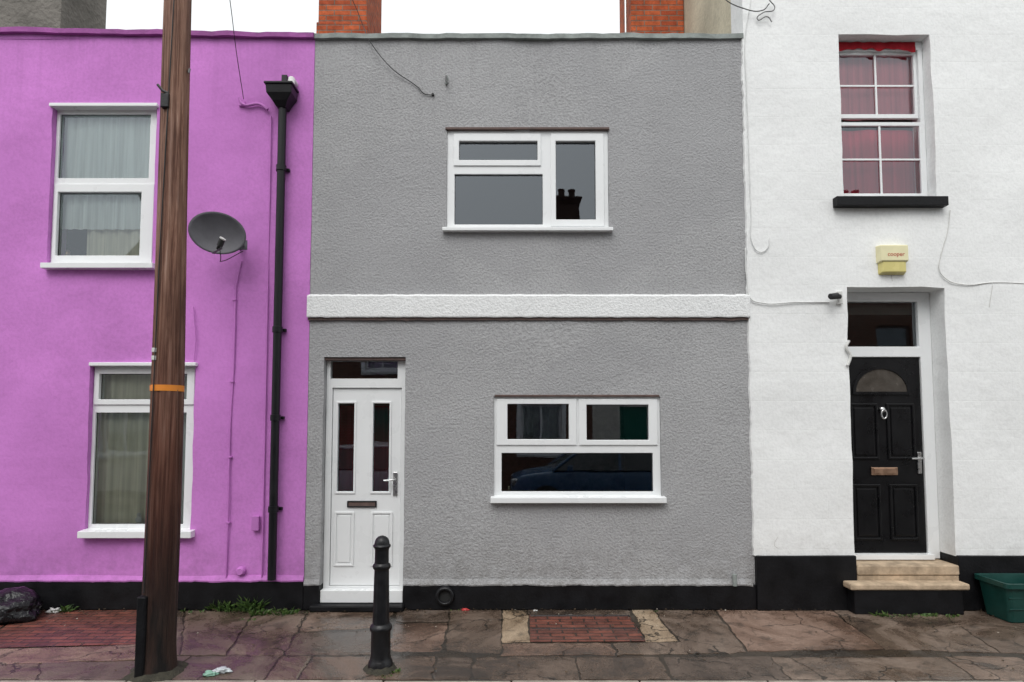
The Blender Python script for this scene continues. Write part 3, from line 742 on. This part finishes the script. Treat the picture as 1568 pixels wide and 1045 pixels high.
box('cable_guard',px0-.075,px0-.01,py0-rp(.3)-.028,py0-rp(.3)+.03,.0,Zp(912),m_black,pole,.01)
tube('pole_cable',[(px0-.04,py0-.118,.6),(px0-.03,py0-.117,1.5),(px0-.02,py0-.108,3),(px0+.02,py0-.098,5.2),(px0+.02,py0-.09,7)],.004,m_cable_b,pole)
z1=Zp(142)
tube('pole_step',[(px0,py0-.08,z1),(px0-.03,py0-.125,z1),(px0-.06,py0-.14,z1+.04)],.010,m_wire,pole)
box('pole_clamp',px0-.05,px0+.01,py0-.118,py0-.08,z1-.12,z1-.01,m_iron,pole,.006)
tube('pole_hook',[(px0+.09,py0,Zp(98)),(px0+.115,py0-.03,Zp(98)),(px0+.11,py0-.03,Zp(104))],.008,m_wire,pole)
for yy in (536,548):
    box('id_plate',px0-.05,px0-.02,py0-rp(2.4)-.008,py0-rp(2.4)+.02,Zp(yy)-.018,Zp(yy)+.014,m_cable_w,pole,.003)
def moss(name,cx,cy,r,par,seed):
    bm=bmesh.new(); n=40; c0=bm.verts.new((cx,cy,.05)); rings=[]
    for j,(t,z) in enumerate(((.55,.045),(.8,.022),(1.0,-.004))):
        row=[]
        for k in range(n):
            a=2*math.pi*k/n; rr=r*t*(1+.25*noise.noise(Vector((math.cos(a)*2,math.sin(a)*2,seed+j*.2))))
            row.append(bm.verts.new((cx+rr*math.cos(a),cy+rr*math.sin(a),z)))
        rings.append(row)
    for k in range(n): bm.faces.new((c0,rings[0][k],rings[0][(k+1)%n]))
    for a,b in zip(rings,rings[1:]):
        for k in range(n): bm.faces.new((a[k],b[k],b[(k+1)%n],a[(k+1)%n]))
    me=D.meshes.new(name); bm.to_mesh(me); bm.free(); obj(name,me,m_dirt,par,smooth=True)
moss('dirt_mound',px0,py0,.21,pole,1)
tube('overhead_wire',[(px0,py0,7.4),P(352,0,-.8),P(362,80,-.35),P(373,152,-.03)],.0035,m_cable_b,bez=True)
tube('overhead_wire',[(px0,py0,7.6),(-1.9,-.4,6.6),P(545,12,.05),P(556,40,.1)],.0035,m_cable_b,bez=True)
tube('overhead_wire',[(px0,py0,7.5),(-.3,-.8,7.0),(2.5,-.12,6.5)],.0035,m_cable_b,bez=True)

# =============================================================== bollard
bol=empty('bollard'); by=-1.435; bx=(583-784)*4.46/924
prof=[(.090,0),(.092,.02),(.088,.055),(.078,.07),(.072,.10),(.070,.27),(.080,.285),(.082,.30),(.078,.315),(.062,.33),(.061,.36),(.054,.72),(.064,.732),(.067,.745),(.064,.758),(.052,.77),(.051,.865),(.056,.88),(.064,.888),(.066,.896),(.062,.903),(.056,.908),(.055,.918),(.052,.932),(.043,.950),(.027,.963),(.010,.969),(.002,.970)]
lathe('bollard_body',prof,m_iron,bol,64,(bx,by,0),flute=(.34,.72,12))
moss('dirt_mound',bx,by,.13,bol,4)

# =============================================================== recycling box
rb=empty('recycling_box')
def openbox(name,x0,x1,y0,y1,z0,z1,tap,th,mat,par):
    bm=bmesh.new(); 
    def ring(x0,x1,y0,y1,z,r=.04,n=4):
        pts=[]
        for cx,cy,a0 in ((x1-r,y1-r,0),(x0+r,y1-r,90),(x0+r,y0+r,180),(x1-r,y0+r,270)):
            for k in range(n+1):
                a=math.radians(a0+90*k/n); pts.append(bm.verts.new((cx+r*math.cos(a),cy+r*math.sin(a),z)))
        return pts
    t=tap; rs=[ring(x0+t,x1-t,y0+t,y1-t,z0),ring(x0+.012,x1-.012,y0+.012,y1-.012,z1-.05),ring(x0-.012,x1+.012,y0-.012,y1+.012,z1-.045),ring(x0-.012,x1+.012,y0-.012,y1+.012,z1),ring(x0+th,x1-th,y0+th,y1-th,z1),ring(x0+t+th,x1-t-th,y0+t+th,y1-t-th,z0+.01)]
    for a,b in zip(rs,rs[1:]):
        for k in range(len(a)): bm.faces.new((a[k],a[(k+1)%len(a)],b[(k+1)%len(b)],b[k]))
    bm.faces.new(rs[0]); bm.faces.new(rs[-1]); bmesh.ops.recalc_face_normals(bm,faces=bm.faces)
    me=D.meshes.new(name); bm.to_mesh(me); bm.free(); return obj(name,me,mat,par,bevel=.003)
openbox('box_body',4.47,5.10,-.46,-.07,.004,.36,.045,.012,m_greenbin,rb)
for k in (.12,.22): box('box_rib',4.50,5.07,-.452+.02*(1-k*2),-.43,k,k+.012,m_greenbin,rb,.003)
tube('box_handle',[(4.62,-.475,.30),(4.63,-.50,.27),(4.94,-.50,.27),(4.95,-.475,.30)],.008,m_greenbin,rb)
box('box_contents',4.60,4.90,-.38,-.18,.05,.22,m_dish,rb,.02)

# =============================================================== rubbish bag
def blob(name,loc,sc,mat,seed,amp=.35,parent=None,sub=4):
    bm=bmesh.new(); bmesh.ops.create_icosphere(bm,subdivisions=sub,radius=1)
    for v in bm.verts:
        n=v.co.normalized(); d=1+amp*noise.noise(n*1.6+Vector((seed,0,0)))+amp*.5*abs(noise.noise(n*4+Vector((seed,3,0))))-amp*.25*abs(noise.noise(n*9+Vector((seed,7,0))))
        v.co=n*d; v.co.x*=sc[0]; v.co.y*=sc[1]; v.co.z=max(v.co.z*sc[2],-sc[2]*.7); v.co+=Vector(loc)
    me=D.meshes.new(name); bm.to_mesh(me); bm.free(); return obj(name,me,mat,parent,smooth=True)
m_bag=mat_plain('black_bin_bag',(.007,.007,.009),.3,.3,8,.8,22,.03,.4)
gx,gy=G(8,950); bag=blob('rubbish_bag',(gx-.08,-.30,.10),(.36,.22,.15),m_bag,3)
blob('blue_scrap',(gx-.05,-.50,.08),(.05,.03,.04),mat_plain('blue_plastic',(.03,.06,.25),.4),5,parent=bag,sub=2)

# =============================================================== ground / road / pavement
def sheet(name,x0,x1,y0,y1,z,mat):
    return obj(name,mesh(name,[(x0,y0,z),(x1,y0,z),(x1,y1,z),(x0,y1,z)],[(0,1,2,3)]),mat)
sheet('ground',-200,200,-200,200,-.14,m_ground)
sheet('road',-80,80,-8.6,-1.7,-.12,m_asph)
pv=empty('pavement'); KY=-1.63
box('pavement_bed',-40,40,KY,.30,-.139,-.007,m_joint,pv,0)
slabs=[]; 
def pg(pts,t): slabs.append(([G(*p) for p in pts],t))
T1=(.205,.155,.125);T2=(.165,.128,.104);T3=(.36,.285,.205);T4=(.138,.110,.092);T5=(.235,.165,.132);T6=(.185,.145,.118)
pg([(-60,995),(217,987),(215,1010),(-60,1019)],T5)
pg([(-90,1021),(60,1015),(20,1060),(-160,1060)],T2)
pg([(64,1014),(214,1012),(205,1060),(24,1060)],T4)
pg([(220,934),(282,935),(274,1003),(212,1003)],T4)
pg([(285,935),(388,937),(345,1003),(277,1003)],T2)
pg([(391,937),(473,936),(431,1003),(348,1003)],T6)
pg([(476,934),(606,934),(586,961),(458,966)],T1)
pg([(456,968),(584,963),(575,1001),(434,1003)],T4)
pg([(609,934),(689,934),(685,952),(605,952)],T4)
pg([(603,954),(686,954),(675,997),(597,997)],T5)
pg([(692,932),(767,931),(769,1001),(678,1001)],T2)
pg([(769,930),(806,930),(811,982),(771,983)],T3)
pg([(966,930),(997,930),(1036,981),(990,982)],T3)
pg([(810,931),(963,931),(965,941),(810,941)],T4)
pg([(771,985),(937,984),(941,1002),(771,1003)],T5)
pg([(939,984),(1045,983),(1053,1001),(944,1002)],T6)
pg([(1000,930),(1089,930),(1143,998),(1055,1001)],T2)
pg([(1092,930),(1264,929),(1352,993),(1146,996)],T5)
pg([(1267,929),(1422,930),(1530,999),(1355,994)],T6)
pg([(1425,930),(1640,930),(1800,1000),(1533,999)],T2)
cuts=[220,292,430,478,668,724,880,1010,1180,1445,1560,1720,1900]
for i,(a,b) in enumerate(zip(cuts,cuts[1:])):
    def sk(x): return x+(x-770)*.075
    t=[T2,T4,T6,T1,T4,T2][i%6]; j=random.uniform(.85,1.1); dy=random.uniform(-2,2)
    pg([(a+2,1005+dy*.5),(b-1,1005+dy*.5),(sk(b)-1,1040),(sk(a)+2,1040)],tuple(c*j for c in t))
def wrect(x0,x1,y0,y1,t): slabs.append(([(x0,y1),(x1,y1),(x1,y0),(x0,y0)],t))
x=6.6
while x<38:
    w=random.uniform(.6,.9)
    for (ya,yb) in ((-.78,-.02),(-1.61,-.80)): wrect(x,x+w-.012,ya,yb,random.choice([T1,T2,T4,T6]))
    x+=w
x=-5.9
while x>-38:
    w=random.uniform(.6,.9)
    for (ya,yb) in ((-.78,-.02),(-1.61,-.80)): wrect(x-w+.012,x,ya,yb,random.choice([T1,T2,T4,T6]))
    x-=w
bm=bmesh.new(); lay=bm.loops.layers.float_color.new('tint')
for pts,t in slabs:
    pts=[(x,max(KY+.01,min(y,-.0))) for x,y in pts]
    dz=random.uniform(-.003,.003); tx_,ty_=random.uniform(-.004,.004),random.uniform(-.004,.004)
    n=14; cxm=sum(p[0] for p in pts)/4; cym=sum(p[1] for p in pts)/4
    grid=[]
    A,B,Cc,Dd=[Vector(p) for p in pts]
    for j in range(n+1):
        row=[]
        for i in range(n+1):
            u,v=i/n,j/n
            p=(A*(1-u)+B*u)*(1-v)+(Dd*(1-u)+Cc*u)*v
            ed=(i in(0,n)) or (j in (0,n))
            if ed: p=p+Vector((noise.noise(Vector((p.x*9,p.y*9,1))),noise.noise(Vector((p.x*9,p.y*9,4)))))*.026+Vector((noise.noise(Vector((p.x*31,p.y*31,1))),noise.noise(Vector((p.x*31,p.y*31,4)))))*.012
            z=dz+tx_*(p.x-cxm)+ty_*(p.y-cym)+.003*noise.noise(Vector((p.x*3,p.y*3,0)))-(.004 if ed else 0)
            row.append(bm.verts.new((p.x,p.y,z)))
        grid.append(row)
    fl_=[]
    for j in range(n):
        for i in range(n): fl_.append(bm.faces.new((grid[j][i],grid[j][i+1],grid[j+1][i+1],grid[j+1][i])))
    per=[grid[0][i] for i in range(n+1)]+[grid[j][n] for j in range(1,n+1)]+[grid[n][i] for i in range(n-1,-1,-1)]+[grid[j][0] for j in range(n-1,0,-1)]
    low=[bm.verts.new((v.co.x,v.co.y,-.02)) for v in per]
    for k in range(len(per)): q=(k+1)%len(per); fl_.append(bm.faces.new((per[k],low[k],low[q],per[q])))
    for f in fl_:
        for l in f.loops: l[lay]=(*t,1)
bmesh.ops.recalc_face_normals(bm,faces=bm.faces)
me=D.meshes.new('paving_slabs'); bm.to_mesh(me); bm.free(); obj('paving_slabs',me,m_pave,pv)
def brickpatch(pts,name):
    q=[G(*p) for p in pts]; me=mesh(name,[(x,min(y,-.01),-.001) for x,y in q],[(0,3,2,1)]); fixn(me); return obj(name,me,m_pbrick,pv)
brickpatch([(811,942),(963,942),(989,982),(812,983)],'brick_paving')
brickpatch([(40,936),(219,934),(216,986),(-40,993)],'brick_paving')
brickpatch([(-200,940),(36,936),(-44,993),(-330,998)],'brick_paving')
q=[G(*p) for p in [(812,943),(963,943),(988,981),(813,982)]]
a=G(814,963);b=G(974,963); tube('cellar_cover_joint',[(a[0],a[1],-.003),(b[0],b[1],-.003)],.008,m_iron,pv)
tube('cellar_cover_edge',[(q[0][0],q[0][1],-.002),(q[1][0],q[1][1],-.002)],.010,m_iron,pv)
# kerb
ke=empty('kerb'); x=-39.6
while x<39:
    w=.9; box('kerbstone',x,x+w-.008,KY-.13,KY-.004,-.2,.002+random.uniform(-.003,.003),m_kerb,ke,.012); x+=w
pv2=empty('far_pavement')
box('far_paving',-40,40,-10.5,-8.75,-.139,0,m_tar,pv2,0)
x=-39.6
while x<39: box('kerbstone',x,x+.892,-8.745,-8.62,-.2,.002,m_kerb,pv2,.012); x+=.9

# =============================================================== weeds, leaves, litter
def weeds(cl,seed):
    random.seed(seed); bm=bmesh.new()
    for (cx,cy,rad,h,n) in cl:
        for _ in range(n):
            a=random.uniform(0,6.28); rr=rad*math.sqrt(random.random())
            b=Vector((cx+rr*math.cos(a)*1.3,min(cy+rr*math.sin(a)*.45,-.012),-.01))
            d=Vector((random.gauss(0,.55),random.gauss(-.15,.45),1)).normalized()
            L=h*random.uniform(.3,1.1)
            s=d.cross(Vector((random.random(),random.random(),.1))).normalized()*random.uniform(.004,.013)
            m=b+d*L*.55; t=b+d*L+Vector((d.x,d.y,-.35))*L*.35
            vv=[bm.verts.new(p) for p in (b-s*.3,b+s*.3,m+s,t,m-s)]
            bm.faces.new(vv)
    me=D.meshes.new('weeds'); bm.to_mesh(me); bm.free(); return obj('weeds',me,m_leaf)
cl=[]
for px,py,r_,h,n in [(335,933,.09,.13,60),(350,935,.11,.15,90),(378,936,.10,.08,45),(388,934,.07,.18,80),(395,942,.06,.1,40),(425,940,.14,.08,90),(440,937,.06,.06,25),(300,938,.08,.04,15),(380,950,.06,.03,20),
    (100,936,.05,.11,35),(85,938,.04,.07,15),(280,936,.04,.05,10),
    (1325,931,.05,.09,28),(1350,933,.10,.04,22),(1385,934,.12,.05,32),(1405,934,.10,.06,34),(1440,936,.07,.04,18),(1255,931,.06,.04,8),(1040,933,.1,.02,10),(700,934,.06,.03,10),
    (605,1030,.05,.04,30),(590,1036,.05,.03,20),(470,937,.06,.03,10),(1000,936,.06,.02,8)]:
    x,y=G(px,py)
    if px>1300 and px<1490: y=min(y,-.215)
    cl.append((x,y,r_,h,n))
weeds(cl,5)
def scraps(name,pts,mat,s=.02):
    bm=bmesh.new()
    for x,y in pts:
        k=random.randint(4,6); r=s*random.uniform(.5,1.3); z=random.uniform(.004,.012); a0=random.random()*6
        bm.faces.new([bm.verts.new((x+r*random.uniform(.6,1)*math.cos(a0+6.283*i/k),y+r*random.uniform(.6,1)*math.sin(a0+6.283*i/k),z+random.uniform(0,.012))) for i in range(k)])
    me=D.meshes.new(name); bm.to_mesh(me); bm.free(); return obj(name,me,mat)
random.seed(11)
pts=[]
for _ in range(420):
    x=random.uniform(-5.5,5.6); y=-.03-abs(random.gauss(0,.10)); pts.append((x,y))
for _ in range(150): pts.append((random.uniform(-5.5,5.6),random.uniform(-1.6,-.05)))
scraps('fallen_leaves',pts,mat_plain('dead_leaf',(.09,.06,.035),.8,.6,30),.011)
scraps('leaf_litter',[(random.uniform(-5.5,5.6),-.03-abs(random.gauss(0,.5))) for _ in range(70)],mat_plain('pale_scrap',(.40,.36,.30),.7,.4,30),.008)
def crumple(name,px,py,s,mat,seed):
    x,y=G(px,py); return blob(name,(x,y,s*.25),(s,s*.6,s*.35),mat,seed,.9,sub=3)
crumple('crumpled_wrapper',340,1030,.055,m_yellowish,2); crumple('crumpled_wrapper',322,1034,.045,mat_plain('green_wrapper',(.25,.45,.35),.3),9)
crumple('crisp_packet',1086,931,.045,mat_plain('orange_wrapper',(.7,.13,.03),.35),4); crumple('crisp_packet',712,935,.03,mat_plain('red_wrapper',(.5,.05,.05),.35),8)
crumple('crisp_packet',1440,938,.03,mat_plain('red_wrapper2',(.55,.1,.05),.35),6); crumple('paper_scrap',83,938,.06,m_cable_w,12)
crumple('paper_scrap',820,936,.02,m_cable_w,14); crumple('paper_scrap',1422,936,.03,m_yellowish,15)

# =============================================================== opposite side of the street
m_ob=mat_brick('opposite_brick',(.20,.085,.06),(.14,.07,.05),(.20,.18,.15))
m_oy=mat_plain('opposite_cream_paint',(.62,.60,.54),.8,.15,2,.3,30,.004,.2); m_ogr=mat_plain('green_paint',(.01,.14,.10),.4)
def terrace(name,x0,x1,wall,doorm,dx,wx,chx,ww_=1.3,surr=True):
    e=empty(name,(0,-10.5,0),math.pi)
    wl=(x0+.5,x0+1.5,3.3,4.6); ww=(wx,wx+ww_,1.0,2.35); dd=(dx,dx+.95,.0,2.3); wr=(x1-1.6,x1-.6,3.3,4.6)
    plate('front_wall',(x0,x1,0,5.5),[wl,ww,dd,wr],0,.25,wall,e)
    for q in (wl,ww,wr):
        if surr:
            window(e,q,[(q[0]+.07,(q[0]+q[1])/2-.03,q[2]+.07,q[3]-.07),((q[0]+q[1])/2+.03,q[1]-.07,q[2]+.07,q[3]-.07)],.06); sill(e,q[0]-.08,q[1]+.08,q[2]-.08,q[2]+.0,-.06,.06)
            curtain(e,(q[0],q[1],q[2],q[3]),.2,m_net,30,.01,'net_curtain')
            plate('window_surround',grow(q,.12),[q],-.03,-.001,m_upvc,e)
        else:
            plate('window_frame',q,[(q[0]+.07,q[1]-.07,q[2]+.07,q[3]-.07)],.06,.13,m_brown,e,bevel=.004)
            quad('window_glass',(q[0]+.066,q[1]-.066,q[2]+.066,q[3]-.066),.09,m_glass,e); sill(e,q[0]-.08,q[1]+.08,q[2]-.08,q[2]+.0,-.06,.055,m_slate)
    box('front_door',dd[0],dd[1],.08,.14,.05,2.3,doorm,e)
    shell(e,x0,x1,6.4,6.0,m_brown,7.9,m_slate)
    box('gutter',x0,x1,-.10,.24,5.5,5.58,m_pipe,e)
    chimney('c',chx,chx+.7,2.7,3.5,5.8,9.0,m_chimdk,e,2,m_chimdk)
    return e
# local x is mirrored (rotated 180 deg about Z)
terrace('brick_terraced_house',-2.2,2.598,m_ob,m_upvc,1.3,-1.35,-2.19,1.1)
terrace('painted_terraced_house',-7.0,-2.202,m_oy,m_ogr,-3.9,-6.2,-6.9)
terrace('brick_terraced_house',2.602,7.4,m_ob,m_ogr,3.2,5.0,6.6)
terrace('painted_terraced_house',7.402,12.2,m_oy,m_upvc,8,10,11.3)
terrace('brick_terraced_house',-11.8,-7.002,m_ob,m_brown,-11,-9,-11.7,1.3,False)

# =============================================================== parked car
def car(x0,yc,col,flip=1):
    e=empty('parked_car',(x0,yc,-.12),0 if flip>0 else math.pi)
    mp=NT('car_paint_%d'%int(x0*10)); mp=mp.set(col,.25,None,.6)
    st=[(-2.05,.42,.62,.62),(-1.98,.28,.78,.76),(-1.6,.22,.90,.84),(-1.0,.20,.97,.87),(-.2,.20,.98,.88),(.7,.20,.98,.88),(1.4,.22,.99,.86),(1.85,.28,.93,.80),(2.0,.42,.75,.72)]
    bm=bmesh.new(); rs=[]
    for x,zl,zb,w in st:
        pr=[(-w*.82,zl),(-w,zl+.12),(-w*1.02,(zl+zb)/2),(-w*.97,zb-.06),(-w*.88,zb),(0,zb+.03),(w*.88,zb),(w*.97,zb-.06),(w*1.02,(zl+zb)/2),(w,zl+.12),(w*.82,zl)]
        rs.append([bm.verts.new((x,a,b)) for a,b in pr])
    for a,b in zip(rs,rs[1:]):
        for k in range(len(a)): bm.faces.new((a[k],a[(k+1)%len(a)],b[(k+1)%len(b)],b[k]))
    bm.faces.new(rs[0]); bm.faces.new(rs[-1]); bmesh.ops.recalc_face_normals(bm,faces=bm.faces)
    me=D.meshes.new('body'); bm.to_mesh(me); bm.free(); o=obj('body',me,mp,e,smooth=True); s=o.modifiers.new('s','SUBSURF'); s.levels=2; s.render_levels=2
    cab_=[(-1.15,.95,.80),(-.45,1.40,.64),(.3,1.47,.62),(1.0,1.42,.62),(1.75,.98,.74)]
    m_cg=mat_plain('car_glass',(.01,.012,.014),.06,.05,3,0,10,.001,.8)
    me=mesh('roof',[(x,s*w,z+dz) for x,z,w in cab_[1:4] for s,dz in ((-1,0),(-.8,.035),(.8,.035),(1,0))],[(i*4+k,i*4+k+1,i*4+5+k,i*4+4+k) for i in range(2) for k in range(3)])
    fixn(me); obj('roof',me,mp,e,smooth=True)
    g=[(-1.15,-.80,.95),(-.45,-.64,1.40),(.3,-.62,1.47),(1.0,-.62,1.42),(1.75,-.74,.96)]
    vs=[(x,y,z) for x,y,z in g]+[(x,-y,z) for x,y,z in g]+[(-.45,-.86,.95),(.3,-.86,.95),(1.0,-.85,.95),(-.45,.86,.95),(.3,.86,.95),(1.0,.85,.95)]
    me=mesh('glasshouse',vs,[(0,1,10),(10,1,2,11),(11,2,3,12),(12,3,4),(5,13,6),(13,14,7,6),(14,15,8,7),(15,9,8),(0,5,6,1),(3,8,9,4)]); obj('glasshouse',me,m_cg,e)
    for sy in (-1,1):
        tube('pillar',[(-1.12,sy*.81,.95),(-.45,sy*.645,1.405),(1.0,sy*.63,1.43),(1.72,sy*.75,.97)],.03,mp,e)
        tube('pillar',[(.3,sy*.865,.96),(.3,sy*.625,1.46)],.03,mp,e)
        for wx in (-1.28,1.25):
            lathe('wheel',[(.18,-.10),(.30,-.10),(.32,-.06),(.32,.06),(.30,.10),(.18,.10)],m_gasket,e,32,(wx,sy*.80,.32),'Y')
            lathe('hubcap',[(.04,-.115),(.17,-.10),(.19,-.09),(.19,.09),(.17,.10),(.04,.115)],m_chrome,e,20,(wx,sy*.80,.32),'Y')
        box('headlight',-2.02,-1.86,sy*.62-.12,sy*.62+.12,.60,.74,m_chrome,e,.03)
        box('tail_light',1.86,1.99,sy*.66-.08,sy*.66+.08,.62,.84,m_red,e,.03)
        box('wing_mirror',-.85,-.72,sy*.98-.08,sy*.98+.08,.93,1.06,mp,e,.03)
    box('number_plate',-2.09,-2.06,-.26,.26,.40,.51,m_alarm,e,.003)
    return e
car(2.0,-7.65,(.045,.10,.19),1)
car(-3.0,-7.7,(.45,.46,.48),-1)

# =============================================================== light, sky, camera
w=D.worlds.new('World'); scene.world=w; w.use_nodes=True; nt=w.node_tree; nt.nodes.clear()
sky=nt.nodes.new('ShaderNodeTexSky'); sky.sky_type='NISHITA'; sky.sun_disc=False
EL=math.radians(52); AZ=math.radians(195)
sky.sun_elevation=EL; sky.sun_rotation=AZ; sky.air_density=1.6; sky.dust_density=8; sky.ozone_density=1; sky.altitude=50
hs=nt.nodes.new('ShaderNodeHueSaturation'); hs.inputs['Saturation'].default_value=.12
ov=nt.nodes.new('ShaderNodeMix'); ov.data_type='RGBA'; ov.inputs[0].default_value=.72; ov.inputs[7].default_value=(8.7,8.95,9.1,1)  # overcast cloud layer
bg=nt.nodes.new('ShaderNodeBackground'); bg.inputs[1].default_value=.15
ow=nt.nodes.new('ShaderNodeOutputWorld')
nt.links.new(sky.outputs[0],hs.inputs['Color']); nt.links.new(hs.outputs[0],ov.inputs[6]); nt.links.new(ov.outputs[2],bg.inputs[0]); nt.links.new(bg.outputs[0],ow.inputs[0])
sl=D.lights.new('sun','SUN'); sl.energy=1.15; sl.angle=math.radians(35); sl.color=(1,.985,.96)
so_=D.objects.new('sun',sl); scene.collection.objects.link(so_)
sd=Vector((math.sin(AZ)*math.cos(EL),math.cos(AZ)*math.cos(EL),math.sin(EL)))
so_.rotation_euler=(-sd).to_track_quat('-Z','Y').to_euler(); so_.location=(0,-5,12)
cam=D.cameras.new('camera'); co=D.objects.new('camera',cam); scene.collection.objects.link(co)
cam.sensor_width=36; cam.lens=36*F/1568; cam.shift_y=(PY-522.5)/1568; cam.clip_end=600; cam.clip_start=.05
co.location=(0,-DIST,CAMH); co.rotation_euler=(math.pi/2+TH,0,0); scene.camera=co
scene.view_settings.view_transform='Standard'; scene.view_settings.look='None'; scene.view_settings.exposure=0
